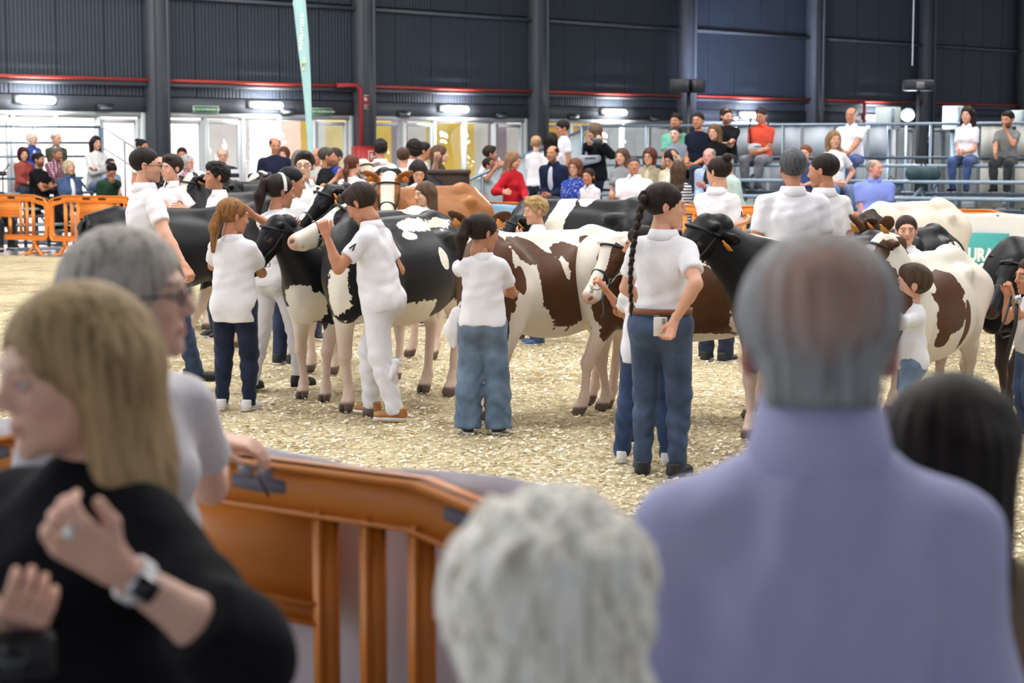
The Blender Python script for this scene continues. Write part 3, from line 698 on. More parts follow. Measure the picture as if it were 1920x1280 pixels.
    if tag:
        for q in (-1, 1):
            tb = MB(); poly = [(-.030, -.036), (.030, -.036), (.030, .008), (.012, .022), (.010, .040), (-.010, .040), (-.012, .022), (-.030, .008)]
            Mt = MHd @ Matrix.Translation((.022, q*.165, -.045+eartilt*.5)) @ Matrix.Rotation(math.pi/2, 4, 'Z')
            tb.prism(poly, -.003, .003, Mt); to = tb.build('ear_tag', mat(tag, .5), root)
            if tagtext:
                me = text_mesh(tagtext, .026, mat('#3a1a08', .7), .001, True)
                link('tag_number', me, to, M=MHd @ Matrix.Translation((.028, q*.165, -.060+eartilt*.5)) @ Matrix.Rotation(math.pi/2, 4, 'Z') @ Matrix.Rotation(math.pi/2, 4, 'X'))
    return root, dict(MH=MHd, R=Matrix.Translation((mid.x, mid.y, 0)) @ Matrix.Rotation(yaw, 4, 'Z'))
def blaze(side_dark=True, w=.045, muzzle=.36):
    def f(x, y, z):
        c = np.where(x > 0, (np.abs(y)-w*(1+.6*np.clip(x/.3, 0, 1)))/.05, .5)
        c = np.where((z < -.06) & (x < muzzle), np.maximum(c, .4), c)
        return np.clip(np.where(x > muzzle, np.minimum(c, (muzzle-x)/.04), c), -.6, .6)
    return f
# ------------------------------------------------------------------ the hall: frames of reference
class Frame:
    def __init__(s, o, ang, flip=1):   # ang of the running direction; n points to the left of it (flip=-1: right)
        s.o = Vector((o[0], o[1], 0)); s.u = Vector((math.cos(ang), math.sin(ang), 0)); s.n = Vector((-s.u.y, s.u.x, 0))*flip; s.ang = ang
    def p(s, t, off, z): q = s.o+s.u*t+s.n*off; return Vector((q.x, q.y, z))
    def t(s, px, off=0.0):
        k = (px-960)/FPX; a = s.o+s.n*off; return (k*a.y-a.x)/(s.u.x-k*s.u.y)
    def M(s, t, off, z): return Matrix.Translation(s.p(t, off, z)) @ Matrix.Rotation(s.ang, 4, 'Z')
    def box(s, mb, t0, t1, o0, o1, z0, z1, bev=0): mb.box(s.p((t0+t1)/2, (o0+o1)/2, (z0+z1)/2), (t1-t0, abs(o1-o0), z1-z0), Matrix.Rotation(s.ang, 3, 'Z'), bev); return mb
WF = Frame((-6.89, 36), math.atan2(.678, .735), -1)      # hall wall, n towards the ring
BF = Frame((-8.64, 31.5), math.atan2(-8.3, 14.54), 1)    # far ring barrier, n away from the camera
NAVY = mat('#383f4b', .5, .15); NAVY2 = mat('#454d5c', .5, .2); DKGREY = mat('#575b63', .55); FRAMEW = mat('#cfd4d6', .4); STEEL = mat('#7f90a0', .4, .5)
STEELP = mat('#8a9cab', .45, .3); RED = mat('#b43a3a', .5); ORANGE = mat('#f0903a', .42); 
def glass_mat():
    N = NT('window_glass'); t = N.t; g = N.n('ShaderNodeBsdfGlossy'); g.inputs['Roughness'].default_value = .03; tr = N.n('ShaderNodeBsdfTransparent'); tr.inputs[0].default_value = (.93, .96, .96, 1)
    mx = N.n('ShaderNodeMixShader'); mx.inputs[0].default_value = .08; N.l(tr.outputs[0], mx.inputs[1]); N.l(g.outputs[0], mx.inputs[2]); N.l(mx.outputs[0], t.nodes['Material Output'].inputs[0]); return N.m
GLASS = glass_mat()
def emis(col, st):
    N = NT('lamp_light'); N.b.inputs['Emission Color'].default_value = (*srgb(col), 1); N.b.inputs['Emission Strength'].default_value = st; N.b.inputs['Base Color'].default_value = (.8, .8, .8, 1); return N.m
# floor
def floor_mat():
    N = NT('polished_concrete'); o = N.co(); N.l(N.ramp(N.noise(.7, 5, o), [(.3, '#8e8d8d'), (.7, '#b5b3b1')]), N.b.inputs['Base Color']); N.b.inputs['Roughness'].default_value = .22
    N.bump(N.noise(60, 3, o), .08, .01); return N.m
FLOORM = floor_mat()
mb = MB(); mb.box((0, 22, -.12), (90, 110, .2)); mb.build('floor', FLOORM, kind='structure')
def saw_mat():
    N = NT('wood_shavings'); o = N.co(); a = N.noise(.55, 4, o, .65); f = N.noise(38, 4, o, .75); g = N.noise(110, 3, o, .7); m = N.noise(3.2, 5, o, .7)
    base = N.ramp(N.math('ADD', N.math('MULTIPLY', f, .6), N.math('MULTIPLY', g, .4)), [(.36, '#967e50'), (.46, '#cdbb90'), (.58, '#eee3c6')])
    pt = N.ramp(N.math('ADD', N.math('MULTIPLY', a, .45), N.math('MULTIPLY', m, .55)), [(.47, '#000000'), (.60, '#ffffff')])
    N.l(N.mix(N.math('MULTIPLY', pt, .62), base, N.ramp(f, [(.35, '#6b583a'), (.65, '#a8916a')])), N.b.inputs['Base Color'])
    N.b.inputs['Roughness'].default_value = .95; N.b.inputs['Specular IOR Level'].default_value = .1; N.bump(N.math('ADD', f, N.math('MULTIPLY', g, .5)), 1.0, .02); return N.m
SAW = saw_mat()
c1, c2 = BF.p(-14, -.25, 0), BF.p(34, -.25, 0)
poly = [(-24, 3.9), (24, 3.9), (c2.x, 3.95), (c2.x, c2.y), (c1.x, c1.y), (-24, c1.y)]
nx, ny = 150, 130; V = []; F = []
for j in range(ny+1):
    for i in range(nx+1):
        v = (j/ny)**1.6; X = -22+44*i/nx; Y0 = 3.9; Y1 = 31.5-8.3/14.54*(X+8.64)-.28; Y = Y0+(Y1-Y0)*v
        V.append((X, Y, .0+.010*math.sin(X*3.1+math.sin(Y*2.3))*math.sin(Y*2.7+X)-.004))
for j in range(ny):
    for i in range(nx): a = j*(nx+1)+i; F.append((a, a+1, a+nx+2, a+nx+1))
link('shavings_bed', mesh('shavings_bed', V, F, SAW, True), kind='structure')
# loose chips lying on the bed
n = 90000; Y = 4.1+16*RNG.rand(n)**1.35; X = (RNG.rand(n)-.5)*2*(Y*.285+.15); th = RNG.rand(n)*6.28; L = .006+.013*RNG.rand(n); wd = .003+.004*RNG.rand(n); tl = (RNG.rand(n)-.5)*.9
ca, sa = np.cos(th), np.sin(th); z0 = .006+.006*RNG.rand(n)+.010*np.sin(X*3.1+np.sin(Y*2.3))*np.sin(Y*2.7+X)
VV = np.zeros((n, 4, 3)); 
for q, (a, b) in enumerate(((-1, -1), (1, -1), (1, 1), (-1, 1))):
    VV[:, q, 0] = X+a*L*ca-b*wd*sa; VV[:, q, 1] = Y+a*L*sa+b*wd*ca; VV[:, q, 2] = z0+b*wd*np.sin(tl)*1.2+a*L*.25*np.sin(tl*3)
cc = np.array([srgb(c) for c in ('#f2ead6', '#e2d6b8', '#c9b68e', '#a88e62', '#f7f1e2', '#8f7650')])[RNG.choice(6, n, p=[.27, .25, .16, .1, .14, .08])]
Nc = NT('shaving_chip'); a = Nc.n('ShaderNodeAttribute', attribute_name='Col'); Nc.l(a.outputs['Color'], Nc.b.inputs['Base Color']); Nc.b.inputs['Roughness'].default_value = .9
link('wood_shavings', mesh('wood_shavings', VV.reshape(-1, 3), np.arange(n*4).reshape(-1, 4), Nc.m, False, {'Col': np.repeat(cc, 4, 0)}), label='loose pale wood shavings strewn over the ring floor', cat='shavings', kind='stuff')
# roof, hall wall
mb = MB(); WF.box(mb, -45, 50, -.4, 62, 9.45, 9.75); mb.build('ceiling', mat('#6b7078', .7), kind='structure')
mb = MB(); WF.box(mb, -26, 45, -.30, -.10, 2.46, 9.5); wall = mb.build('wall_back', NAVY, kind='structure')
def rib_panel(wd, ht):
    V = []; n = 12
    for i in range(n*4+1):
        x = wd*i/(n*4); V += [(x, (-.012 if i % 4 in (1, 2) else 0.0), 0), (x, (-.012 if i % 4 in (1, 2) else 0.0), ht)]
    F = [(2*i, 2*i+2, 2*i+3, 2*i+1) for i in range(n*4)]; return mesh('panel', V, F, NAVY)
tiers = [(2.76, 1.90), (4.74, 1.95), (6.76, 2.6)]
for z, ht in tiers:
    pm = rib_panel(.985, ht)
    for i in range(-10, 34):
        if i % 5 == 0 and False: continue
        link('panel', pm, wall, M=WF.M(i, .02, z))
cm = MB(); cm.box((0, 0, 4.7), (.30, .36, 9.4)); cm.box((-.16, .0, 4.7), (.03, .46, 9.4)); cm.box((.16, 0, 4.7), (.03, .46, 9.4)); cme = mesh('column', cm.V, cm.F, DKGREY)
for i in range(-2, 8):
    o = link('column', cme, M=WF.M(5*i, .14, 0), kind='structure')
tn = 0
def trim(t0, t1, o0, o1, z0, z1, m):
    global tn; tn += 1; b = MB(); WF.box(b, t0, t1, o0, o1, z0, z1); return b.build('trim_%d' % tn, m, kind='structure')
for i in range(-2, 8):
    trim(5*i+.17, 5*i+4.83, -.08, .07, 2.46, 2.74, DKGREY)
    for z in (3.02, 4.70, 6.70): trim(5*i+.17, 5*i+4.83, .03, .17, z-.075, z-.01, mat('#63656c', .5))
# red sprinkler pipe above the ledge
t = thing('sprinkler_pipe', 'thin red pipe running along the dark hall wall above the doors', 'pipe', WF.p(0, .2, 3.06), WF.ang)
for i in range(-2, 8):
    b = MB(); b.tube([(5*i+.19, 0, 0), (5*i+4.81, 0, 0)], .032, 8); b.build('pipe_run', mat('#b8433a', .5), t, True)
b = MB(); b.tube([(4.2, -.12, .0), (4.66, -.14, .02), (4.78, -.15, -.06), (4.78, -.15, -1.35)], .045, 8); b.build('drop_pipe', RED, t, True)
b = MB(); b.tube([(21.7, -.12, .0), (21.9, -.14, 0), (21.95, -.15, -.08), (21.95, -.15, -1.2)], .045, 8); b.build('drop_pipe', RED, t, True)
# glazed bays
nlight = 5
for bi, i in enumerate(range(-2, 7)):
    a, e = 5*i+.17, 5*i+4.83; W_ = e-a; b = MB()
    WF.box(b, a, a+.11, -.08, .05, 0, 2.46); WF.box(b, e-.11, e, -.08, .05, 0, 2.46); WF.box(b, a+.11, e-.11, -.08, .05, 2.36, 2.46)
    lw = (W_-.22)/nlight
    for j in range(1, nlight): WF.box(b, a+.11+lw*j-.025, a+.11+lw*j+.025, -.08, .05, 0, 2.36)
    win = b.build('window_%d' % (bi+1), FRAMEW, kind='structure')
    for j in range(nlight):
        x0, x1 = a+.11+lw*j+.025, a+.11+lw*(j+1)-.025; door = j in (0, 1, 4); fr = .075 if door else .035; top = 2.32 if door else 2.36
        b = MB(); WF.box(b, x0, x0+fr, -.05, .02, .03, top); WF.box(b, x1-fr, x1, -.05, .02, .03, top); WF.box(b, x0+fr, x1-fr, -.05, .02, top-fr, top); WF.box(b, x0+fr, x1-fr, -.05, .02, .03, .03+fr*1.5)
        if door: b.tube([WF.p((x1-fr/2) if j != 1 else x0+fr/2, .05, .9), WF.p((x1-fr/2) if j != 1 else x0+fr/2, .05, 1.3)], .015, 6)
        lf = b.build('leaf_frame', FRAMEW, win)
        b = MB(); WF.box(b, x0+fr, x1-fr, -.022, -.012, .03+fr*1.5, top-fr); b.build('pane', GLASS, win)
# outside: forecourt and the building opposite
b = MB(); WF.box(b, -40, 70, -30, -.3, -.16, -.06); b.build('forecourt', mat('#c9c6c2', .8), kind='structure')
ext = thing('building', 'bright building across the forecourt seen through the glazed doors', 'building', WF.p(0, -9.5, 0), WF.ang)
def facade(t0, t1, z0, z1, col, ribs=True, y=0.0, nm='facade_panel'):
    V = []; F = []; k = int((z1-z0)/.12) if ribs else 1
    for q in range(k+1):
        z = z0+(z1-z0)*q/k; dy = (.035 if q % 2 else 0) if ribs else 0
        V += [(t0, y+dy, z), (t1, y+dy, z)]
    for q in range(k): F.append((2*q, 2*q+1, 2*q+3, 2*q+2))
    V2 = V+[(v[0], y+.2, v[2]) for v in V]; n = len(V); F2 = F+[(0, n, n+1, 1)]
    link(nm, mesh(nm, V2, F2, mat(col, .7)), ext)
tx = lambda px: WF.t(px, -9.5)
segs = [(-400, 120, '#e4cfcf', 1), (120, 215, '#efe6e4', 1), (215, 392, '#dcc3c3', 1), (392, 470, '#ece4e4', 0), (470, 520, '#eef0f2', 1), (520, 566, '#b98f84', 1), (566, 585, '#f2c23a', 0), (585, 612, '#eceff0', 0), (612, 664, '#f3dfa0', 0), (664, 735, '#f4cf5e', 0),
        (735, 765, '#9d8f9c', 0), (765, 800, '#e9e4e0', 0), (800, 890, '#f5cc4a', 0), (890, 915, '#e8e2da', 0), (915, 950, '#a08a96', 0), (950, 1010, '#e6e0dc', 0), (1010, 1100, '#f2ba3c', 0), (1100, 2600, '#d9dde2', 0)]
for k, (p0, p1, c, r) in enumerate(segs): facade(tx(p0), tx(p1), -.06, 4.6, c, bool(r))
facade(tx(-400), tx(1500), 1.05, 1.16, '#b95a50', False, .06, 'red_band')
facade(tx(1500), tx(1600), 1.05, 1.16, '#b95a50', False, .06, 'red_band')
for p0, w_, ang in ((440, .5, .5), (636, .5, -.4), (648, .5, .9), (745, .5, 1.2), (905, .6, 1.0), (935, .6, -.9)):
    b = MB(); b.box((tx(p0), .10, 1.7), (w_, .06, .10), Matrix.Rotation(ang, 3, 'Y')); b.build('mural_stroke', mat('#b5645a' if p0 < 700 else '#6f6a78', .8), ext)
# wall lamps
def wall_lamp(px, py, lab):
    tt = WF.t(px, .15); P = WF.p(tt, .15, 0); z = at(px, py, P.y).z
    t = thing('wall_lamp', lab, 'lamp', WF.p(tt, .15, z), WF.ang, 'oval strip lamps along the hall wall')
    b = MB(); b.box((0, .04, .02), (.86, .10, .16), None, .03); b.build('housing', mat('#6c6f74', .5), t)
    b = MB(); b.tube([(-.33, -.05, 0), (-.30, -.055, 0), (.30, -.055, 0), (.33, -.05, 0)], [.045, .062, .062, .045], 12); b.build('diffuser', emis('#ffffff', 26), t, True)
    l = bpy.data.lights.new('wall_lamp_glow', 'AREA'); l.shape = 'RECTANGLE'; l.size = .7; l.size_y = .1; l.energy = 14; lo = bpy.data.objects.new('wall_lamp_glow', l); COL.objects.link(lo)
    lo.location = WF.p(tt, .42, z); lo.rotation_euler = (math.pi/2*.9, 0, WF.ang)
for px, py, lab in ((75, 188, 'glowing strip lamp highest over the left bleacher'), (503, 198, 'glowing strip lamp between the two green exit signs'), (853, 205, 'glowing strip lamp right of the red alarm sign'), (1150, 211, 'glowing strip lamp above the woman filming with a phone'),
                    (1403, 216, 'glowing strip lamp beside the man in the coral polo'), (1633, 221, 'glowing strip lamp by the pale wall box')):
    wall_lamp(px, py, lab)
# signs
def wsign(px, py, wpx, hpx, lab, col, txt=None, rows=(), off=.10, cat='sign', name='wall_sign', border='#cfe0d0', tcol='#dcebdc'):
    tt = WF.t(px, off); P = WF.p(tt, off, 0); k = FPX/P.y; z = at(px, py, P.y).z; w_, h_ = wpx/k/.735, hpx/k
    t = thing(name, lab, cat, WF.p(tt, off, z), WF.ang)
    b = MB(); b.box((0, 0, 0), (w_, .02, h_)); b.build('sign_edge', mat(border, .6), t)
    b = MB(); b.box((0, -.012, 0), (w_*.93, .01, h_*.84)); b.build('sign_face', mat(col, .6), t)
    for (s_, zz, sz) in (txt or []):
        me = text_mesh(s_, h_*sz, mat(tcol, .6), .001, True); link('lettering', me, t, M=Matrix.Translation((0, -.020, h_*zz)) @ Matrix.Rotation(math.pi/2, 4, 'X'))
    return t, w_, h_
wsign(390, 205, 41, 13, 'green exit sign above the open doors on the left', '#3f7a4e', [('SALIDA DE EMERGENCIA', -.02, .42)])
wsign(605, 209, 36, 13, 'green exit sign just right of the feather flag', '#3f7a4e', [('SALIDA DE EMERGENCIA', -.02, .42)])
for px, py, lab, z in ((686, 191, 'red alarm sign beside the vertical red pipe', 0), (1736, 258, 'red alarm sign seen behind the bleacher rail', 1)):
    t, w_, h_ = wsign(px, py, 14 if z == 0 else 13, 26 if z == 0 else 20, lab, '#c4353c', None, border='#e8d9d6', off=.32)
    b = MB(); b.prism([(math.cos(a)*w_*.30, math.sin(a)*w_*.34) for a in np.linspace(0, math.pi, 12)], -.022, -.018, Matrix.Translation((0, 0, h_*.08))); b.build('bell_symbol', mat('#f3e9dd', .6), t)
    b = MB(); b.box((0, -.02, -h_*.22), (w_*.86, .006, h_*.05)); b.box((0, -.02, -h_*.34), (w_*.5, .006, h_*.06)); b.build('caption_bar', mat('#f3e9dd', .6), t)
for px in (202, 540, 757, 939, 1073, 1225, 1370):
    P = WF.t(px, .1); y = {202: 201, 540: 209, 757: 213, 939: 216, 1073: 219, 1225: 222, 1370: 223}[px]; z = at(px, y, WF.p(P, .1, 0).y).z
    t = thing('emergency_light', 'small dark box light on the beam over the doors near x %d' % px, 'light', WF.p(P, .12, z), WF.ang)
    t['label'] = {202: 'small dark box light above the left bleacher rail', 540: 'small grey bracket right of the second strip lamp', 757: 'small dark box light right of the red alarm sign', 939: 'small dark box light above the leaning boys', 1073: 'small dark box light above the standing man in white polo',
                  1225: 'small dark box light above the first rail posts', 1370: 'small dark box light above the bearded man in black'}[px]
    b = MB(); b.box((0, 0, 0), (.34, .08, .13), None, .015); b.build('case', mat('#2c2f36', .4), t); b = MB(); b.box((0, -.045, -.02), (.26, .01, .05)); b.build('lens', mat('#70757c', .2), t)
# red hose cabinet
tt = WF.t(690, .62); P = WF.p(tt, .62, 0)
t = thing('hose_cabinet', 'red fire hose cabinet standing at the column behind the crowd', 'cabinet', WF.p(tt, .62, 0), WF.ang)
b = MB(); b.box((0, 0, 1.25), (.62, .30, 1.15), None, .02); b.box((0, 0, .34), (.62, .3, .68)); b.build('case', mat('#b8282e', .4), t)
b = MB(); b.box((0, -.16, 1.25), (.54, .02, 1.04), None, .008); d_ = b.build('door', mat('#c73a3f', .35), t); b = MB(); b.tube([(.22, -.185, 1.2), (.22, -.185, 1.35)], .012, 6); b.build('handle', mat('#d9d9d9', .3, .8), d_)
b = MB(); b.box((.02, -.175, 1.58), (.26, .008, .30)); sg = b.build('pictogram_plate', mat('#d8cdbc', .6), d_); b = MB(); b.box((.02, -.181, 1.58), (.22, .006, .25)); b.build('pictogram_ground', mat('#b8282e', .5), d_)
b = MB(); b.box((-.03, -.186, 1.60), (.05, .006, .14)); b.box((.04, -.186, 1.60), (.09, .006, .03)); b.build('pictogram', mat('#efe6da', .6), d_)
b = MB(); b.box((.0, -.175, 1.36), (.26, .008, .09)); b.build('caption_plate', mat('#d8cdbc', .6), d_)
# ------------------------------------------------------------------ barriers
def loop(w_, z0, z1, drop, end, r, n=5):
    """outline of a unit: flat top, ends that slope down to a rounded corner"""
    P = []
    for cx, cz, a0 in ((w_/2-r, z1-drop-r, 0), (-w_/2+r, z1-drop-r, 90)):
        arc = [(cx+r*math.cos(math.radians(a0+90*i/n)), cz+r*math.sin(math.radians(a0+90*i/n))) for i in range(n+1)]
        if a0 == 0: P += arc+[(w_/2-end, z1), (-w_/2+end, z1)]
        else: P += arc
    P += [(-w_/2, z0+r)]+[(-w_/2+r-r*math.cos(math.radians(90*i/n)), z0+r-r*math.sin(math.radians(90*i/n))) for i in range(1, n+1)]
    P += [(w_/2-r+r*math.sin(math.radians(90*i/n)), z0+r-r*math.cos(math.radians(90*i/n))) for i in range(n+1)]
    return P
def barrier_parts(m, slot_tone='#2b2522'):
    """shared meshes of one plastic barrier unit, 2 m by 1 m"""
    O = loop(1.96, .24, 1.0, .055, .34, .10); I = loop(1.96-.13, .24+.09, 1.0-.115, .055, .30, .06)
    n = len(O); V = []; F = []
    for y in (-.018, .018): V += [(x, y, z) for x, z in O]+[(x, y, z) for x, z in I]
    for i in range(n):
        j = (i+1) % n; F += [(i, j, n+j, n+i), (2*n+i, 3*n+i, 3*n+j, 2*n+j), (i, 2*n+i, 2*n+j, j), (n+i, n+j, 3*n+j, 3*n+i)]
    b = MB(); b.add(V, F)
    # stiffening lips round both edges, proud of the plate
    def lip(L_, k, y0, y1, th):
        c = (0, .62); q = len(L_); VV = []; FF = []
        inner = [(x+(th if x < 0 else -th)*k*(abs(x) > .6), z-(th if z > .6 else -th)*k) for x, z in L_]
        for y in (y0, y1): VV += [(x, y, z) for x, z in L_]+[(x, y, z) for x, z in inner]
        for i in range(q):
            j = (i+1) % q; FF += [(i, j, q+j, q+i), (2*q+i, 3*q+i, 3*q+j, 2*q+j), (i, 2*q+i, 2*q+j, j), (q+i, q+j, 3*q+j, 3*q+i)]
        b.add(VV, FF)
    lip(O, 1, -.042, .042, .012); lip(I, -1, -.030, .030, .009)
    frame = mesh('frame', b.V, b.F, m)
    bar = MB(); bar.box((0, 0, 0), (.062, .022, 1)); bar.box((0, 0, 0), (.012, .056, 1)); bar = mesh('bar', bar.V, bar.F, m)
    pan = MB(); pan.box((0, 0, 0), (.68, .016, .235)); pan.box((0, 0, -.105), (.68, .05, .010)); pan.box((0, 0, .10), (.68, .034, .010)); pan.box((0, 0, -.130), (.68, .016, .04)); pan.box((0, 0, -.152), (.68, .044, .010)); pan = mesh('sign_panel', pan.V, pan.F, m)
    ft = MB(); ft.box((0, 0, .20), (.06, .06, .12))
    for q in (-1, 1): ft.prism([(-.012, .17), (.03, .17), (.16, .02), (.20, 0), (.13, 0), (.09, .03)] if q > 0 else [(.012, .17), (-.03, .17), (-.16, .02), (-.20, 0), (-.13, 0), (-.09, .03)], -.025, .025)
    for q in (-1, 1): ft.box((0, q*.13, .03), (.05, .28, .035)) 
    ft = mesh('foot', ft.V, ft.F, m)
    hd = MB()
    n2 = 10
    O2 = [(.085*math.copysign(1, math.cos(a))*min(1, abs(math.cos(a))*1.6), .019*math.sin(a)) for a in np.linspace(0, 6.283, 21)[:-1]]
    hd.prism(O2, -.0195, .0195); hd = mesh('painted_slot', hd.V, hd.F, mat(slot_tone, .8))  # solid plug, the shade inside the slot painted as its colour
    hk = MB(); hk.tube([(0, 0, .5), (0, 0, .86)], .022, 8)
    for z in (.5, .62, .74, .86): hk.box((-.02, 0, z), (.06, .05, .03))
    hk = mesh('hook_post', hk.V, hk.F, m, False)
    return frame, bar, pan, ft, hd, hk
BP = barrier_parts(ORANGE)
def barrier(P, ang, lab, group=None, parts=BP, feet=True):
    t = thing('barrier', lab, 'barrier', P, ang, group)
    link('frame', parts[0], t)
    for x, z0, z1 in ((-.64, .32, .90), (.64, .32, .90), (-.50, .32, .90), (.50, .32, .90), (-.36, .32, .90), (.36, .32, .90), (-.115, .32, .64), (.115, .32, .64)):
        link('bar', parts[1], t, M=Matrix.Translation((x, 0, (z0+z1)/2)) @ Matrix.Diagonal((1, 1, z1-z0, 1)))
    link('sign_panel', parts[2], t, loc=(0, 0, .785))
    for x in (-.66, .66): link('foot', parts[3], t, loc=(x, 0, 0))
    for x, z, r in ((-.17, .945, 0), (.17, .945, 0), (-.80, .925, -.16), (.80, .925, .16)): link('painted_slot', parts[4], t, M=Matrix.Translation((x, 0, z)) @ Matrix.Rotation(r, 4, 'Y'))
    link('hook_post', parts[5], t, loc=(.99, 0, 0))
    return t
tj = BF.t(94)
places = {-1: 'far orange barrier at the left edge, next to the first bench', 0: 'far orange barrier in front of the woman in denim jacket', 1: 'far orange barrier behind the man with glasses', 2: 'far orange barrier hidden behind the black cattle heads', 3: 'far orange barrier below the standing teenagers', 4: 'far orange barrier under the grey stair side',
          5: 'far orange barrier under the pale blue banner', 6: 'far orange barrier in front of the woman in striped top', 7: 'far orange barrier behind the bun-haired handler', 8: 'far orange barrier in front of the man in blue shirt', 9: 'far orange barrier behind the cream cow', 10: 'far orange barrier carrying the teal printed banner', 11: 'far orange barrier at the right edge of the picture'}
for k in range(-2, 12):
    barrier(BF.p(tj+2*k+1, 0, 0), BF.ang, places.get(k, 'far orange barrier outside the left edge'), 'far ring barriers')
NA = math.atan2(4.07-4.45, -.195+.73); NB_ = Vector((math.cos(NA), math.sin(NA), 0))
bend = at(790, 905, 4.06); ctr = Vector((bend.x, bend.y, 0))-NB_*.64
DORANGE = mat('#cc7a28', .42)
NP = barrier_parts(DORANGE, '#6f6c7a')  # near slot plugs painted in the grey of the cloth behind
barrier(ctr, NA, 'large orange plastic barrier close to the camera, with sunglasses on it', None, NP)
q = ctr-NB_*1.99; barrier(q, NA, 'near orange barrier behind the two women on the left', None, NP)
q2 = ctr+NB_*1.0; a2 = NA-.35; q2 = q2+Vector((math.cos(a2), math.sin(a2), 0))*1.0; barrier(q2, a2, 'near orange barrier hidden behind the balding man', None, NP)
# cloth banner hanging on the ring side of the near barrier
def cloth(name, fr, t0, t1, off, z0, z1, amp, m, wl=.35, nz=18, nt=60, seed=0, parent=None, **kw):
    V = []; F = []
    for j in range(nz+1):
        for i in range(nt+1):
            tt = t0+(t1-t0)*i/nt; v = j/nz; z = z1+(z0-z1)*v
            o = off+amp*(.25+v*.9)*(math.sin(tt*6.283/wl+1.3*math.sin(v*5+seed)+seed)+.4*math.sin(tt*6.283/wl*2.3+seed*2+v*3))
            V.append(fr.p(tt, o, z+.008*math.sin(tt*9+seed)))
    for j in range(nz):
        for i in range(nt): a = j*(nt+1)+i; F.append((a, a+1, a+nt+2, a+nt+1))
    me = mesh(name, V, F, m, True); o = link(name, me, parent, **kw); sd_ = o.modifiers.new('thickness', 'SOLIDIFY'); sd_.thickness = .003; return o
NF = Frame((ctr.x, ctr.y), NA, 1)
cloth('hanging_banner', NF, -3, .90, .10, .05, 1.000, .024, mat('#e6e3ee', .7, 0, 'plain'), .30, seed=1.2, label='greyish white cloth hanging behind the near orange barrier', cat='banner')
WHITEC = mat('#d9d8d6', .7)
tb0, tb1 = BF.t(1640, -.06), BF.t(2000, -.06)
cb = cloth('ring_banner', BF, tb0, tb1, -.07, .06, .955, .014, WHITEC, 1.1, seed=.4, label='white banner with teal printed block on the right barriers', cat='banner')
ta, tb_ = BF.t(1790, -.1)-.60, BF.t(1892, -.1); zt, zb = at(1840, 437, BF.p(tb_, 0, 0).y).z, at(1840, 533, BF.p(tb_, 0, 0).y).z
b = MB(); BF.box(b, ta, tb_, -.115, -.112, zb, zt); b.build('teal_block', mat('#3f9d98', .7), cb)
for s_, zz, sz, tt in (('CAJA RURAL', .56, .215, tb_-.095), ('DE GIJON', .25, .235, tb_-.10)):
    me = text_mesh(s_, sz, mat('#e4e8e6', .7), .001, 3); wd = max(v.co.x for v in me.vertices); sx = .76
    link('lettering', me, cb, M=BF.M(tt-wd*sx, -.119, zb+(zt-zb)*zz) @ Matrix.Rotation(math.pi/2, 4, 'X') @ Matrix.Diagonal((sx, 1, 1, 1)))
for px in (1800, 1870):
    b = MB(); b.tube([BF.p(BF.t(px, -.1), -.12, .93), BF.p(BF.t(px, -.1), -.128, .93)], .012, 8); b.build('eyelet', mat('#444444', .4, .8), cb)
cloth('blue_banner', BF, BF.t(921, -.06), BF.t(1048, -.06), -.07, .10, .965, .012, mat('#9cc6e8', .8), .9, seed=2, label='pale blue cloth banner hung on the barrier mid-ring', cat='banner')
t = thing('green_cloth', 'green cloth corner tied to the barrier beside the blue banner', 'cloth', BF.p(BF.t(893, -.06), -.06, 0), BF.ang)
b = MB(); b.prism([(-.18, .70), (.14, .74), (.15, .92)], -.02, -.012); b.build('cloth_flap', mat('#3c8a4f', .8), t)
# ------------------------------------------------------------------ bleachers
def bleacher(fr, t0, t1, rows, lab, guard, sgn=1, panels=(), guard_gap=None, name='bleacher', stair=None):
    t = thing(name, lab, 'bleacher', fr.p((t0+t1)/2, rows[0][0], 0))
    inv = Matrix.Translation(-t.location)
    def put(nm, mb_, m, par=None):
        mb_.V = [tuple(Vector(v)-t.location) for v in mb_.V]; return mb_.build(nm, m, par or t)
    for off, z in rows:
        b = MB(); fr.box(b, t0, t1, off-.16, off+.16, z-.07, z-.02, .01); put('seat_plank', b, STEELP)
        b = MB(); fr.box(b, t0, t1, off-sgn*.32-.17, off-sgn*.32+.17, z-.46, z-.42); put('foot_plank', b, STEEL)
    n = max(2, int((t1-t0)/2.2)); r0, r1 = rows[0], rows[-1]
    for i in range(n+1):
        tt = t0+(t1-t0)*i/n; b = MB()
        for off, z in rows: b.box(fr.p(tt, off, (z-.07)/2), (.05, .05, z-.07))
        b.tube([fr.p(tt, r0[0], r0[1]-.1), fr.p(tt, r1[0], r1[1]-.1)], .025, 6); b.tube([fr.p(tt, r0[0], .08), fr.p(tt, r1[0], .08)], .02, 6); b.tube([fr.p(tt, r0[0], .08), fr.p(tt, r1[0], r1[1]-.3)], .018, 6)
        put('trestle', b, STEEL)
    g0, gz0, gz1, ga, gb = guard; n = max(2, int((gb-ga)/1.15))
    for i in range(n+1):
        b = MB(); tt = ga+(gb-ga)*i/n; b.tube([fr.p(tt, g0, .0), fr.p(tt, g0, gz1)], .025, 6); put('rail_post', b, STEEL)
    for z in (gz1, (gz0+gz1)/2-.02 if not panels else gz0, gz0):
        b = MB(); b.tube([fr.p(ga, g0, z), fr.p(gb, g0, z)], .026, 6); put('hand_rail', b, STEEL)
    for (a, e, z0, z1, c) in panels:
        b = MB(); fr.box(b, a+.03, e-.03, g0+.02*sgn, g0+.035*sgn, z0, z1); put('side_panel', b, mat(c, .6))
    return t
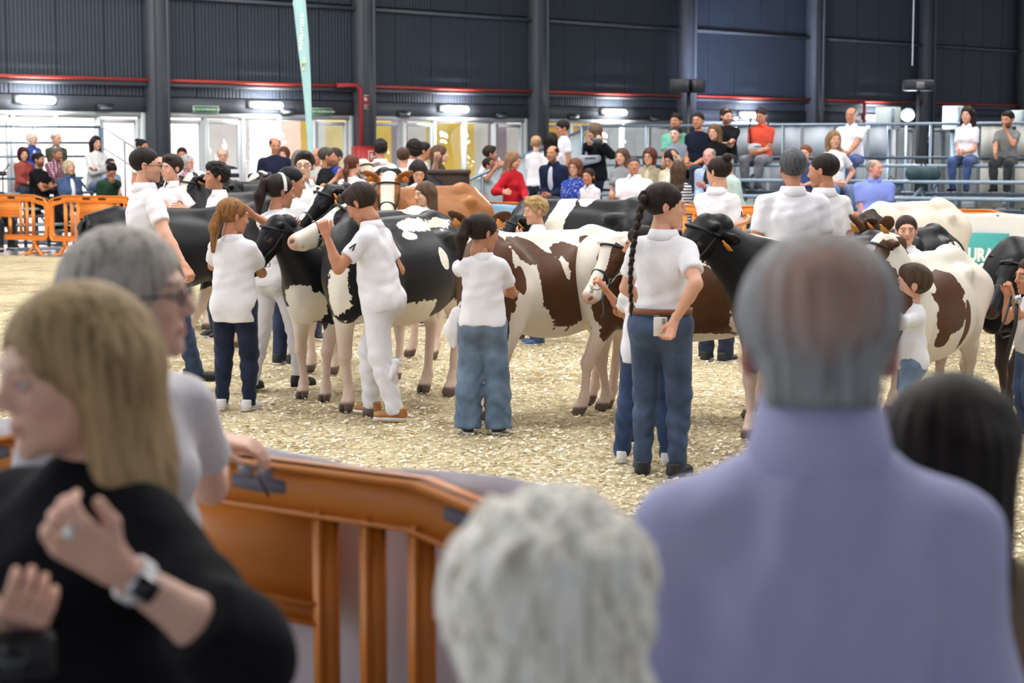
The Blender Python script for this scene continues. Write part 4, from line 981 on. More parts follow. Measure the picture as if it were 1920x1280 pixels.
ROWS_R = [(.95+.66*i, .67+.22*i) for i in range(5)]
og = ROWS_R[-1][0]+.55
pan = []
pp = [(1375, 1437), (1437, 1500), (1500, 1560), (1560, 1622), (1622, 1662)]
for a, e in pp: pan += [(BF.t(a, og), BF.t(e, og), 1.64, 2.10, '#c3cdd8'), (BF.t(a, og), BF.t(e, og), 1.0, 1.60, '#b4c0cc')]
for a, e in ((1830, 1880), (1895, 1945)): pan += [(BF.t(a, og), BF.t(e, og), 1.64, 2.08, '#c9c8be'), (BF.t(a, og), BF.t(e, og), .9, 1.60, '#bfbeb4')]
bleacher(BF, BF.t(975, 1), BF.t(2040, 1), ROWS_R, 'grey steel bleacher with five rows of benches on the right', (og, 1.62, 2.12, BF.t(1090, og), BF.t(2040, og)), 1, pan)
ROWS_L = [(1.85-.42*i, .50+.26*i) for i in range(4)]
ls0, ls1 = WF.t(-30, 1.2), WF.t(185, 1.2)
bleacher(WF, ls0, ls1, ROWS_L, 'steel bleacher under the windows at the far left', (.30, 1.62, 2.16, WF.t(-60, .3), WF.t(192, .30)), -1)
t = thing('stair_rail', 'sloping hand rail running down from the left bleacher', 'railing', WF.p(ls1, .75, 0))
A, B = WF.p(WF.t(197, .35), .35, 2.16), WF.p(WF.t(312, .9), .9, 1.42)
b = MB(); b.tube([A-t.location, B-t.location], .022, 6); b.tube([A-t.location-Vector((0, 0, .38)), B-t.location-Vector((0, 0, .38))], .02, 6); b.build('hand_rail', mat('#b9bcbc', .4, .4), t)
for f in (0, .35, .7, 1.0): 
    C_ = A.lerp(B, f)-t.location; b = MB(); b.tube([C_, (C_.x, C_.y, 0)], .018, 6); b.build('rail_post', STEEL, t)
# stair side with grey panels at the left end of the right bleacher
t = thing('staircase', 'pale grey panelled staircase rising to the right bleacher', 'staircase', BF.p(BF.t(960, 3.5), 3.5, 0))
A = [at(850, 350, 29.2), at(1100, 240, 31.8)]
b = MB(); V = []
for P in A: V += [P-t.location, Vector((P.x, P.y, P.z-.07))-t.location]
b.tube([A[0]-t.location, A[1]-t.location], .03, 6); b.build('hand_rail', STEEL, t)
for k in range(5):
    P0 = A[0].lerp(A[1], k/5); P1 = A[0].lerp(A[1], (k+1)/5-.012); b = MB(); lo0, lo1 = max(.1, P0.z-.95), max(.1, P1.z-.95)
    dn = Vector((0, .02, 0)); b.add([Vector((P0.x, P0.y, lo0))-t.location, Vector((P1.x, P1.y, lo1))-t.location, P1-t.location-Vector((0, 0, .05)), P0-t.location-Vector((0, 0, .05))]+
          [Vector((P0.x, P0.y, lo0))-t.location+dn, Vector((P1.x, P1.y, lo1))-t.location+dn, P1-t.location-Vector((0, 0, .05))+dn, P0-t.location-Vector((0, 0, .05))+dn], [(0, 1, 2, 3), (7, 6, 5, 4), (0, 4, 5, 1), (1, 5, 6, 2), (2, 6, 7, 3), (3, 7, 4, 0)])
    b.build('side_panel', mat('#9aa7ae', .45), t)
    b = MB(); b.tube([P0-t.location, (P0.x-t.location.x, P0.y-t.location.y, 0)], .022, 6); b.build('rail_post', STEEL, t)
# pale boxes and clutter behind the right bleacher
for px, py, wd, hg, lab in ((1660, 222, 38, 42, 'pale wall box right of the last strip lamp'), (1783, 221, 34, 44, 'pale wall box left of the woman with headband'), (1905, 222, 26, 30, 'pale wall box at the right edge')):
    P = BF.p(BF.t(px, og+1.2), og+1.2, 0); k = FPX/P.y; z = at(px, py, P.y).z
    t = thing('wall_box', lab, 'box', (P.x, P.y, z), BF.ang); b = MB(); b.box((0, 0, 0), (wd/k, .3, hg/k), None, .01); b.build('case', mat('#b9c3bf', .5), t); b = MB(); b.box((wd/k*.42, -.16, 0), (wd/k*.12, .02, hg/k*.9)); b.build('edge_flange', STEEL, t)
    b = MB(); b.box((0, 0, -(z+hg/k/2)/2+.0), (.08, .08, z-hg/k/2)); b.V = [(v[0], v[1], v[2]-hg/k/2+.0+(z+hg/k/2)/2-(z-hg/k/2)/2) for v in b.V]; b.build('stand', STEEL, t)
P = BF.p(BF.t(1694, og+.8), og+.8, 0); z = at(1694, 214, P.y).z
t = thing('flood_lamp', 'glaring round flood lamp on a stand behind the right bleacher', 'lamp', (P.x, P.y, 0))
b = MB(); b.tube([(0, 0, 0), (0, 0, z-.1)], .02, 6); b.build('pole', STEEL, t); b = MB(); b.tube([(0, 0, z), (0, -.09, z-.02)], [.07, .12], 14); b.build('lamp_head', mat('#55585c', .4), t, True)
V, Q = sdf_mesh([el((0, -.10, z-.02), (.10, .035, .085), .01)], .012); link('lamp_glass', mesh('lamp_glass', V, Q, emis('#eef2ff', 60), True), t)
l = bpy.data.lights.new('flood_glow', 'POINT'); l.energy = 28; l.color = (.8, .86, 1); l.shadow_soft_size = .1; lo = bpy.data.objects.new('flood_glow', l); COL.objects.link(lo); lo.location = (P.x, P.y-.3, z)
# added spot without a fixture, makes the cold bright patch on the hall wall
l = bpy.data.lights.new('wall_wash', 'SPOT'); l.energy = 900; l.color = (.62, .72, 1); l.spot_size = 1.2; l.spot_blend = 1; l.shadow_soft_size = .3; lo = bpy.data.objects.new('wall_wash', l); COL.objects.link(lo)
lo.location = WF.p(WF.t(1400, 3.2), 3.2, 2.4); tgt = WF.p(WF.t(1395), 0, 4.4); lo.rotation_euler = (tgt-lo.location).to_track_quat('-Z', 'Y').to_euler()
# dark pole with loudspeaker, speaker stand, cable
def speaker_stand(px, py_top, py_sp, Y, lab, kind):
    P = at(px, 300, Y); z = at(px, py_sp, Y).z; t = thing('loudspeaker', lab, 'loudspeaker', (P.x, P.y, 0))
    b = MB(); b.tube([(0, 0, .0), (0, 0, z)], .03, 8); b.build('pole', mat('#23252c', .5), t)
    for a in (0, 2.1, 4.2): b = MB(); b.tube([(0, 0, .7), (.45*math.cos(a), .45*math.sin(a), .01)], .016, 6); b.build('stand_leg', mat('#23252c', .5), t)
    for q in ((-1, 1) if kind == 2 else (0,)):
        M_ = Matrix.Translation((q*.13+(.0 if q else 0), 0, z)) @ Matrix.Rotation(q*.5, 4, 'Z'); b = MB(); b.box((0, 0, 0), (.30 if q <= 0 else .2, .24, .22) if kind == 2 else (.44, .26, .16), M_.to_3x3(), .02); b.V = [tuple(Vector(v)+M_.translation) for v in b.V]; c_ = b.build('cabinet', mat('#1d1f25', .6), t)
        b = MB(); b.box((0, -.125 if kind == 2 else -.135, 0), ((.26 if q <= 0 else .17), .01, .18) if kind == 2 else (.12, .01, .10), M_.to_3x3()); b.V = [tuple(Vector(v)+M_.translation) for v in b.V]; b.build('grille', mat('#2c2e35' if kind == 2 else '#6e7178', .5), c_)
    return t
speaker_stand(1290, 150, 161, 30.5, 'pair of black loudspeakers on a pole by the middle column', 2)
speaker_stand(1719, 150, 160, 28.2, 'black loudspeaker on a dark pole at the right', 1)
P = at(1712, 60, 29.5); t = thing('hanging_cable', 'thin pale cable hanging from the roof above the right loudspeaker', 'cable', (P.x, P.y, 0)); b = MB(); b.tube([(0, 0, 9.4), (0, 0, 3.05)], .012, 6); b.build('cable', mat('#aeb2b6', .5), t)
# feather flag
P = at(582, 430, 26.0); t = thing('feather_flag', 'tall pale turquoise feather flag standing mid-hall', 'flag', (P.x, P.y, 0))
zz = lambda y: at(582, y, 26.0).z; xx = lambda x: (x-582)/FPX*26.0
b = MB(); b.tube([(.02, 0, 0), (.02, 0, 1.6), (.0, 0, 3.2), (-.10, 0, 4.6), (-.30, 0, 5.0)], [.018, .016, .012, .009, .006], 8); b.build('pole', mat('#c5c9cb', .4, .5), t, True)
b = MB(); b.box((0.02, 0, .03), (.5, .5, .06), None, .02); b.build('base', mat('#8d9396', .6), t)
prof = [(-30, 563, 574), (-5, 556, 577), (5, 554, 577), (18, 556, 579), (60, 560, 582), (100, 564, 584), (150, 570, 586), (200, 574, 587), (260, 578, 588), (330, 580, 589), (420, 581, 589)]
V = []; F = []
for i, (y, x0, x1) in enumerate(prof):
    for j in range(4): f = j/3; V.append((xx(x0+(x1-x0)*f), -.02+.015*math.sin(f*4+i*.8), zz(y)))
for i in range(len(prof)-1):
    for j in range(3): a = i*4+j; F.append((a, a+1, a+5, a+4))
fl = link('sail', mesh('sail', V, F, mat('#a6cfd0', .8), True), t); fl.modifiers.new('thickness', 'SOLIDIFY').thickness = .004
me = text_mesh('asturiana', .085, mat('#eef4f2', .7), .001, True); sx = (zz(25)-zz(95))/(max(v.co.x for v in me.vertices)-min(v.co.x for v in me.vertices))
link('lettering', me, fl, M=Matrix.Translation((xx(571), -.045, (zz(25)+zz(95))/2)) @ Matrix.Rotation(math.radians(-86.5), 4, 'Y') @ Matrix.Rotation(math.pi/2, 4, 'X') @ Matrix.Rotation(math.pi, 4, 'Z') @ Matrix.Diagonal((sx, 1.1, 1, 1)))
b = MB()
for k, (dx, dz, ln, an) in enumerate(((0, 0, .10, .2), (.01, -.05, .09, -.5), (-.012, -.04, .09, .6), (0, -.10, .10, 0))): b.prism([(-.012, 0), (0, ln), (.012, 0), (0, -.02)], -.002, .002, Matrix.Translation((xx(573)+dx, -.045, zz(118)+dz)) @ Matrix.Rotation(an, 4, 'Y'))
b.build('leaf_emblem', mat('#e3dfa8', .7), fl)
# brown crate-like stand front in the middle, light stand clutter left
P = at(840, 345, 25.6); t = thing('table', 'dark brown covered table behind the brown cow', 'table', (P.x, P.y, 0)); wz = at(845, 318, 25.6).z
b = MB(); b.box((0, 0, wz-.03), (.62, .6, .06), None, .015); b.build('tabletop', mat('#3a2c28', .7), t)
b = MB(); b.box((0, .0, wz/2-.03), (.58, .56, wz-.06)); b.build('cover', mat('#352925', .9, 0, 'cloth'), t)
P = gnd(85, 455); t = thing('pipe_tube', 'short grey plastic tube lying on the floor behind the left barrier', 'tube', (-7.6, 32.4, .04)); b = MB(); b.tube([(-.12, 0, 0), (.12, .03, 0)], .03, 8); b.build('tube_wall', mat('#a9a2a0', .5), t)
# ------------------------------------------------------------------ cattle in the ring
BLK, BRN, BRN2 = '#141419', '#5c3a24', '#a86d3c'
def G2(px, Y): return ((px-960)/FPX*Y, Y, 0)
def allc(v): return lambda x, y, z: np.full(len(x), v)
# black cow behind the man with glasses
cow('all-black cow with pale lower legs behind the man with glasses on the left', gnd(420, 652), gnd(205, 668), 1.25, BLK, 1, legwhite=.55, step=(-.30, .05, 0, -.1), head=dict(at=('w', 520, 372, 17.0), dir=15, rot=(0, 25, 0)), hpat=allc(.5), tag='#e08a2c')
# black heifer with tag 5714
cow('black heifer with orange tag 5714 and white forelegs, beside the ponytail girl', gnd(592, 750), gnd(719, 712), 1.16, BLK, 1, res=.018, hres=.010, tagtext='5714', step=(.06, -.04, 0, 0), eartilt=-.25,
    patches=[(-1, (1.45, 0, .64), (.34, .5, .26)), (-1, (.6, .22, .5), (.6, .2, .16)), (-1, (1.0, -.12, .58), (.35, .14, .2))], legwhite=.55,
    head=dict(at=('w', 512, 418, 12.6), dir=205, rot=(0, 48, 0)), hpat=allc(.5))
# black and white cow held by the boy in white
def hp3(x, y, z): 
    c = np.where(np.abs(y) < .05+.10*np.clip((x-.12)/.14, 0, 1), -.5, .5)
    return np.where(x > .24, -.5, np.where((x < .02) & (np.abs(y) < .08), -.4, c))
cow('black and white cow with white muzzle held by the boy dressed all in white', gnd(682, 774), gnd(815, 741), 1.30, BLK, 1, res=.018, hres=.010, step=(.04, -.06, .03, -.04), bodylen=1.08,
    patches=[(-1, (0, 0, .48), (1.5, .6, .27)), (-1, (1.85, -.05, .85), (.42, .5, .45)), (1, (-.35, .3, .70), (.30, .25, .13)), (-1, (-.25, .22, 1.24), (.85, .18, .07)), (-1, (-.25, .3, 1.0), (.13, .2, .08)), (-1, (.30, .3, 1.16), (.20, .2, .03)), (-1, (-1.5, 0, .8), (.22, .3, .35))],
    legwhite=.62, head=dict(at=('w', 655, 392, 12.45), dir=205, rot=(0, 17, 0)), hpat=hp3, eartilt=.15)
# red and white cow in the middle
def hp4(x, y, z): return np.where((x < .28) & (np.abs(y) > .055), .5, np.where(np.abs(y) < .05, -.5, -.3))
P4 = [(1, (1.50, .10, 1.0), (.50, .6, .52)), (1, (2.0, 0, 1.1), (.6, .4, .5)), (1, (1.15, .2, .62), (.10, .2, .12)), (1, (.72, .15, 1.17), (.34, .18, .10)), (1, (.42, .26, .98), (.20, .16, .22)), (1, (.12, .26, .84), (.42, .2, .20)), (1, (-.10, .27, .98), (.22, .2, .16)), (1, (0.0, .18, 1.14), (.30, .18, .07)), (-1, (.18, .28, 1.06), (.05, .1, .10)), (-1, (-.08, .28, .90), (.05, .1, .08)), (1, (.98, .27, .98), (.08, .1, .10)), (1, (.26, .27, .60), (.09, .1, .04)), (1, (0.02, .27, .58), (.05, .1, .05)), (1, (-.25, .27, .68), (.05, .1, .09)), (1, (-.55, .1, 1.18), (.16, .12, .06))]
cow('red and white cow with brown neck held by the girl in wide jeans', gnd(938, 789), gnd(1111, 763), 1.22, BRN, 0, res=.018, hres=.010, step=(.05, -.08, .04, -.04), bodylen=1.05, patches=P4, legwhite=.50,
    legpatch=[], head=dict(at=('w', 904, 430, 12.0), dir=246, rot=(0, 40, 0)), hpat=hp4, eartilt=.25, tag='#d98a3c')
# black and white cow behind the blond boy
cow('black cow with wide white shoulder band behind the blond curly boy', gnd(1012, 636), gnd(1190, 650), 1.31, BLK, 1, res=.022, patches=[(-1, (.28, .1, 1.0), (.20, .5, .40)), (-1, (-.05, .0, 1.33), (.16, .2, .12)), (-1, (-.1, .3, .95), (.10, .1, .05)), (-1, (.6, 0, .5), (.4, .5, .3))], bodylen=1.25, legwhite=.6,
    head=dict(at=('w', 968, 412, 16.8), dir=190, rot=(0, 40, 0)), hpat=allc(.5))
# red and white cow with white face held by two children
def hp6(x, y, z): return np.where((x > .03) & (x < .33) & (np.abs(y) > .055) & (z > -.16), .5, -.5)
cow('red and white cow with white face in a black halter, right of the middle cow', G2(1172, 12.15), gnd(1372, 780), 1.18, BRN, 0, res=.018, hres=.010, step=(.08, -.05, .05, -.10), bodylen=1.05,
    patches=[(1, (-.35, .15, .78), (.42, .5, .32)), (1, (.6, .15, .9), (.5, .4, .4)), (-1, (-.85, 0, .9), (.25, .5, .4)), (-1, (0, 0, .5), (1.2, .4, .14))], legwhite=.5,
    head=dict(at=('w', 1152, 452, 11.6), dir=222, rot=(0, 46, 0)), hpat=hp6, eartilt=-.1, tag=None)
# black cow with tag in front
cow('large black cow in a leather halter facing left behind the woman with long braid', gnd(1440, 825), gnd(1640, 775), 1.20, '#121115', 1, res=.02, hres=.010, bodylen=1.45, legwhite=.45, patches=[(-1, (-.35, .1, 1.26), (.10, .06, .05))],
    head=dict(at=('w', 1318, 418, 10.9), dir=198, rot=(0, 40, 0)), hpat=allc(.5), eartilt=-.2, headscale=1.12)
# red and white cow at the right
def hp8(x, y, z): return np.where((np.abs(y) < .055) & (x > -.1), -.5, .5)
cow('brown and white cow standing at the right behind the boy in white shirt', G2(1668, 10.55), G2(1786, 11.5), 1.14, BRN, 0, res=.019, hres=.011, bodylen=1.12, step=(.05, 0, .05, -.05),
    patches=[(1, (1.55, 0, .85), (.42, .6, .58)), (1, (2.0, 0, 1.0), (.5, .4, .5)), (1, (.30, .22, 1.06), (.42, .25, .13)), (1, (.30, .27, .90), (.34, .2, .16)), (1, (.42, .28, .74), (.15, .12, .10)), (1, (-.12, .28, .80), (.10, .2, .16)), (-1, (.62, .25, 1.12), (.12, .12, .08)), (1, (-1.3, .15, .95), (.15, .2, .25))], legwhite=.40,
    head=dict(at=('w', 1652, 452, 10.5), dir=205, rot=(0, 40, 0)), hpat=hp8, eartilt=.35, tag='#c98a3a', legpatch=[(1, (.95, -.1, .35), (.2, .12, .25))])
# black calf at the right edge
cow('all-black heifer entering at the right edge with a boy holding her halter', G2(1925, 12.0), G2(2125, 12.4), 1.18, '#111116', 1, res=.02, hres=.010, bodylen=1.1, legwhite=-1, step=(.12, -.05, 0, 0), head=dict(at=('w', 1902, 488, 11.8), dir=222, rot=(0, 40, 0)), hpat=allc(.5), tag=None)
# cream cow and small spotted calf
def hp10(x, y, z): return np.full(len(x), .5)
cow('cream-white cow with dark brown head before the bleacher on the right', G2(1652, 17.0), G2(1765, 17.9), 1.27, '#3a2a22', 0, res=.024, bodylen=1.2, patches=[(1, (1.6, 0, 1.1), (.35, .4, .5))], legwhite=False, head=dict(at=('w', 1612, 412, 16.8), dir=200, rot=(0, 40, 0)), hpat=hp10, light='#ddd5c8')
cow('small black and white heifer behind the dark-haired girl on the right', G2(1690, 15.1), G2(1752, 15.9), 1.10, BLK, 1, res=.024, bodylen=1.0, patches=[(-1, (-.6, 0, 1.1), (.2, .3, .06)), (-1, (-1.2, .0, 1.05), (.12, .3, .1)), (-1, (-.9, .2, 1.0), (.10, .2, .12))], head=dict(at=('w', 1655, 440, 14.9), dir=195, rot=(0, 40, 0)), hpat=allc(.5))
# back row on the left
def hp13(x, y, z): return np.where((np.abs(y) < .065) & (x < .45), -.5, .5)
cow('black heifer with broad white blaze behind the first dark-haired boy', G2(392, 18.2), G2(470, 18.9), 1.33, BLK, 1, bodylen=1.2, head=dict(at=('w', 356, 335, 18.0), dir=222, rot=(0, 52, 0)), hpat=hp13, tag='#a8703a', patches=[(-1, (.9, 0, .6), (.4, .4, .3))], hres=.014)
cow('black heifer with yellow tag half hidden by the man with glasses', G2(330, 19.6), G2(400, 20.4), 1.32, BLK, 1, bodylen=1.2, head=dict(at=('w', 300, 338, 19.4), dir=215, rot=(0, 40, 0)), hpat=allc(.5), tag='#e0a04a', hres=.014)
cow('black cow with pink tag above the ponytail girl', G2(455, 20.3), G2(530, 20.8), 1.39, BLK, 1, bodylen=1.2, head=dict(at=('w', 424, 346, 20.0), dir=205, rot=(0, 35, 0)), hpat=allc(.5), tag='#c86a5a', hres=.014, eartilt=-.2, patches=[(-1, (-.8, 0, 1.25), (.15, .3, .12))])
cow('black cow seen from behind the boy with glasses, orange tag', G2(474, 22.4), G2(436, 21.6), 1.38, BLK, 1, bodylen=1.2, head=dict(at=('w', 492, 328, 22.7), dir=40, rot=(0, 20, 0)), hpat=hp13, tag='#e08a2c', hres=.014)
cow('black cow with thin white face stripe above the boy in white', G2(640, 14.6), G2(760, 15.3), 1.26, BLK, 1, res=.02, bodylen=1.3, head=dict(at=('w', 612, 358, 14.2), dir=212, rot=(0, 38, 0)), hpat=blaze(w=.022, muzzle=.4), tag='#e08a2c', hres=.012, patches=[(-1, (-.2, 0, .5), (1.2, .6, .25)), (-1, (-.9, 0, 1.3), (.5, .3, .07))], legwhite=.6)
cow('white cow with black shoulder patches left of the brown cow', G2(636, 18.8), G2(672, 19.8), 1.36, BLK, 0, bodylen=1.2, patches=[(1, (.75, 0, 1.2), (.35, .5, .35)), (1, (-1.0, 0, .9), (.3, .4, .3))], head=dict(at=('w', 628, 350, 18.4), dir=200, rot=(0, 35, 0)), hpat=allc(.5), hres=.014, legwhite=False)
cow('golden brown cow with white blaze facing the camera in the back row', G2(752, 18.9), G2(846, 19.6), 1.38, BRN2, 1, bodylen=1.4, head=dict(at=('w', 728, 336, 18.2), dir=268, rot=(0, 52, 0)), hpat=hp13, tag='#e0803a', hres=.012, eartilt=.15, patches=[(-1, (-.7, 0, 1.40), (.25, .3, .07)), (-1, (-1.1, .2, 1.2), (.06, .2, .12))])
cow('small black calf held by the standing handlers at the back', G2(735, 23.6), G2(775, 23.9), 1.42, BLK, 1, bodylen=1.0, head=dict(at=('w', 716, 322, 23.4), dir=70, rot=(0, -10, 0)), hpat=allc(.5), tag=None, halter=False)
cow('pale grey calf with black ear beside the long-ponytail handler', G2(682, 23.6), G2(660, 24.4), 1.28, '#2a2a2e', 0, bodylen=1.0, head=dict(at=('w', 684, 306, 23.2), dir=300, rot=(0, 40, 0)), hpat=lambda x, y, z: np.where(x > .3, .5, -.5), tag=None, light='#c9bfb4')
# ------------------------------------------------------------------ handlers and children in the ring
WP = ('polo', '#e6e4ea'); WT = ('tee', '#e8e6ea')
def stand(label, px, py_, Y=None, foot=None, yaw=0, **k):
    if foot: Y = gnd(px, foot).y
    P = at(px, py_, Y); s = k.pop('scaleH', 1.0); z0 = k.pop('z0', 0)
    return person(label, (P.x, Y, z0), yaw, (P.z-z0)*s, **k)
MAIN = dict(res=.013, hres=.0065)
# man with glasses at the left
man = stand('man with glasses in white polo and jeans striding right at the left', 272, 279, foot=733, yaw=118, sex='m', top=WP, legs=('slim_jeans', '#34496e'), shoes='#232327', sole='#1d1d20', hair=('crew', '#231c1a'), beard=.25, skin='light', glasses='#2a2a30', b=1.2, belly=.03,
    head=(-22, 4, 0), arms=dict(R=('w', 346, 500, 12.95), L='down'), hint=dict(R=(-.2, .6, -.2)), hands=dict(R=('soft', .4)), lift=dict(R=(-.09, -.34, .075), L=(.09, .22, .12)), **MAIN)
girl = stand('girl with light brown ponytail in white polo, navy jeans and white sneakers', 436, 374, foot=768, yaw=168, sex='c', top=WP, legs=('slim_jeans', '#1f2a48'), shoes='#dad9dc', sole='#cfc8c0', hair=('ponylow', '#8a6038', '#4a3020'), skin='tan', head=(-42, 8, 0), b=1.12, hem=-.16,
    arms=dict(L=('w', 430, 470, 12.75), R=('w', 462, 490, 12.65)), hint=dict(R=(-.8, .5, -.5), L=(.5, .3, -.8)), stance=.12, **MAIN)
stand('woman with white headband and ponytail in all-white outfit', 512, 340, foot=731, yaw=150, sex='f', headband='#e8e6e6', top=WT, legs=('slim', '#dfdfe6'), shoes='#1b1b1e', sole='#151517', hair=('pony', '#2b201c'), skin='tan', head=(-30, 8, 0), lean=.12, arms=dict(R=('w', 470, 400, 13.0), L=('w', 545, 420, 13.0)), lift=dict(R=(-.10, -.16, .075), L=(.10, .14, .075)), scaleH=1.03, **MAIN)
boy = stand('boy with brown hair in white polo, white trousers and tan shoes, head bowed', 714, 366, foot=785, yaw=-112, sex='c', top=WP, legs=('regular', '#e2e1e6'), shoes='#a8713c', sole='#e3e0dc', hair=('side', '#33251e'), skin='tan', head=(-6, 34, 0), lean=.16, b=1.15, neck_fwd=.03, scaleH=1.05, logo=True,
    arms=dict(L=('w', 612, 440, 11.75), R=('w', 700, 515, 12.30)), hint=dict(L=(.3, -.1, -1), R=(-.2, 1, -.7)), hands=dict(L=('grip', .3)), lift=dict(L=(.10, .14, .075), R=(-.08, -.12, .085)), wrinkle=.002, hem=-.10, **MAIN)
girl2 = stand('girl with dark ponytail in white polo and wide faded jeans', 905, 403, foot=812, yaw=178, sex='c', top=WP, legs=('wide_jeans', '#64809f'), shoes='#19191c', sole='#c9c4bf', hair=('pony', '#2c201a'), skin='tan', head=(-52, 10, 0), b=1.06, hem=-.03,
    arms=dict(R=('w', 930, 542, 11.62), L=('w', 855, 500, 11.75)), hint=dict(R=(-.8, .5, -.6), L=(.6, .3, -.6)), stance=.125, **MAIN)
stand('blond curly boy in white polo holding a black cow mid-ring', 1006, 373, Y=16.6, yaw=-80, sex='c', top=WP, legs=('jeans', '#3f5a86'), shoes='#3d5b86', sole='#c9c9cc', hair=('curlytop', '#a78a5c', '#6e5636'), skin='light', head=(8, 6, 0), arms=dict(L=('w', 980, 445, 16.4), R=('w', 975, 470, 16.6)), res=.014, hres=.0065)
braid = stand('young woman with long dark braid in white polo and blue skinny jeans', 1241, 346, foot=892, yaw=158, sex='f', top=WP, legs=('slim_jeans', '#3d5476'), shoes='#19191c', sole='#141416', hair=('braid', '#251b18'), skin='light', head=(-62, 4, 0), b=1.10, hem=.045, belt='#7a4630', side=-.03, logo='R',
    arms=dict(R=(-.125, .165, .845), L=(.10, -.24, .86)), hint=dict(R=(-.8, .9, -.2), L=(1, .3, -.3)), hands=dict(R=('soft', 1.0, (.25, .15, -1)), L='soft'), stance=.11, res=.012, hres=.006)
kid1 = stand('child in white polo and white trousers holding the white-faced cow', 1206, 428, foot=822, yaw=-105, sex='c', top=WP, legs=('slim', '#dddce2'), shoes='#22242b', sole='#1d1d20', hair=('short', '#1d1816'), skin='tan', logo=True, arms=dict(L=('w', 1133, 540, 10.9), R=('w', 1170, 590, 11.0)), hint=dict(L=(.2, -.2, -1)), hands=dict(L='grip'), **MAIN)
kid2 = stand('child in white polo and blue jeans with white sneakers, hidden by the braided woman', 1212, 456, foot=868, yaw=165, sex='c', top=WP, legs=('jeans', '#2f4a78'), shoes='#dedde0', sole='#cfcbc6', hair=('fringe', '#3b2a20'), skin='tan', b=1.1, stance=.19, logo=True, arms=dict(R=('w', 1289, 538, 10.75), L=('w', 1172, 600, 10.7)), hint=dict(R=(-.9, -.1, -1), L=(.9, .1, -.4)), hands=dict(R='grip'), **MAIN)
stand('young woman with hair bun in white polo behind the black cow', 1346, 296, Y=15.2, yaw=150, sex='f', top=WP, legs=('jeans', '#2a3652'), shoes='#1c1c20', hair=('bun', '#2a1c18'), skin='light', head=(72, 8, 0), logo=True, b=1.12, arms=dict(L=('w', 1385, 420, 15.0)), res=.014, hres=.0065)
stand('broad grey-haired man in white polo seen from behind', 1487, 283, Y=12.7, yaw=184, sex='m', top=WP, legs=('jeans', '#2c3a58'), shoes='#1c1c20', hair=('short', '#4d4f52', '#2b2b2d'), skin='tan', b=1.30, arms=dict(L='down', R='down'), **MAIN)
stand('man with slick dark hair in white polo talking to the grey-haired man', 1545, 290, Y=13.5, yaw=205, sex='m', top=WP, legs=('jeans', '#2c3a58'), shoes='#1c1c20', hair=('crew', '#241d1c'), skin='tan', beard=.15, b=1.15, head=(35, 6, 0), **MAIN)
stand('dark-haired girl looking at the camera before the cream cow', 1702, 406, Y=14.4, yaw=-55, sex='c', top=WP, legs=('jeans', '#3a4f78'), hair=('pony', '#33231c'), skin='light', head=(48, 0, 0), res=.014, hres=.0065)
stand('small boy with cropped brown hair in white shirt and light jeans at the cow flank', 1712, 498, foot=858, yaw=-95, sex='c', top=('shirt', '#e4e3e8'), legs=('jeans', '#6f8db3'), shoes='#8b8f96', hair=('short', '#4a3a2c'), skin='light', head=(0, -4, 0), b=.95, arms=dict(L=('w', 1655, 560, 10.2), R=('w', 1690, 650, 10.5)), **MAIN)
stand('child in white shirt and jeans at the right edge holding the black heifer', 1938, 486, Y=11.3, yaw=-75, sex='c', top=WP, legs=('jeans', '#3f5c8f'), shoes='#2b2b30', hair=('short', '#3a2a20'), skin='tan', logo=True, arms=dict(L=('w', 1897, 548, 11.1), R=('w', 1888, 552, 11.3)), hint=dict(L=(0, -.2, -1), R=(0, -.2, -1)), hands=dict(L='grip', R='grip'), **MAIN)
R2 = dict(res=.016, hres=.007)
stand('dark-haired boy in white shirt leading the blazed heifer at the left', 322, 293, Y=18.0, yaw=-35, sex='c', top=WP, legs=('jeans', '#2f3f5f'), hair=('side', '#2b201b'), skin='light', head=(-8, 2, 0), scaleH=1.0, arms=dict(L=('w', 345, 392, 17.6), R=('w', 318, 395, 17.6)), **R2)
stand('curly dark-haired boy in white shirt in the left back row', 407, 308, Y=17.2, yaw=-60, sex='c', top=WP, legs=('jeans', '#2f3f5f'), hair=('curlytop', '#1f1918'), skin='tan', head=(-10, -4, 0), **R2)
stand('dark-haired man in white shirt bending behind the headband woman', 535, 314, Y=15.0, yaw=150, sex='m', top=WT, legs=('jeans', '#2b3a5c'), shoes='#202024', hair=('crew', '#17151a'), skin='tan', head=(-40, 10, 0), lean=.12, **R2)
stand('teenage boy with black glasses in white shirt facing the camera', 570, 287, Y=17.0, yaw=25, sex='c', top=('shirt', '#e6e5ea'), legs=('jeans', '#2f3f5f'), hair=('side', '#241d1b'), skin='fair', glasses='#17171a', head=(-28, 0, 0), **R2)
stand('girl with straight fringe behind the golden brown cow', 797, 343, Y=18.6, yaw=-70, sex='c', top=WT, legs=('jeans', '#33456b'), hair=('long', '#5a4536', '#33261e'), skin='fair', head=(18, 6, 0), **R2)
stand('young woman looking down in white top with dark open hair', 784, 303, Y=21.5, yaw=10, sex='f', top=WT, legs=('jeans', '#33456b'), hair=('long', '#2a1f1c'), skin='light', head=(0, 28, 0), **R2)
stand('young woman with very long brown ponytail seen from behind in white', 660, 292, Y=23.0, yaw=170, sex='f', top=WT, legs=('jeans', '#33456b'), hair=('ponylow', '#5a3524', '#32201a'), skin='light', head=(-20, 4, 0), arms=dict(R='down', L=('w', 702, 340, 22.8)), **R2)
B3 = dict(res=.018, hres=.0075)
stand('young man in white polo holding the black calf, back turned', 713, 264, Y=25.0, yaw=185, sex='m', top=WP, legs=('jeans', '#33456b'), hair=('curlytop', '#1f1a19'), skin='tan', **B3)
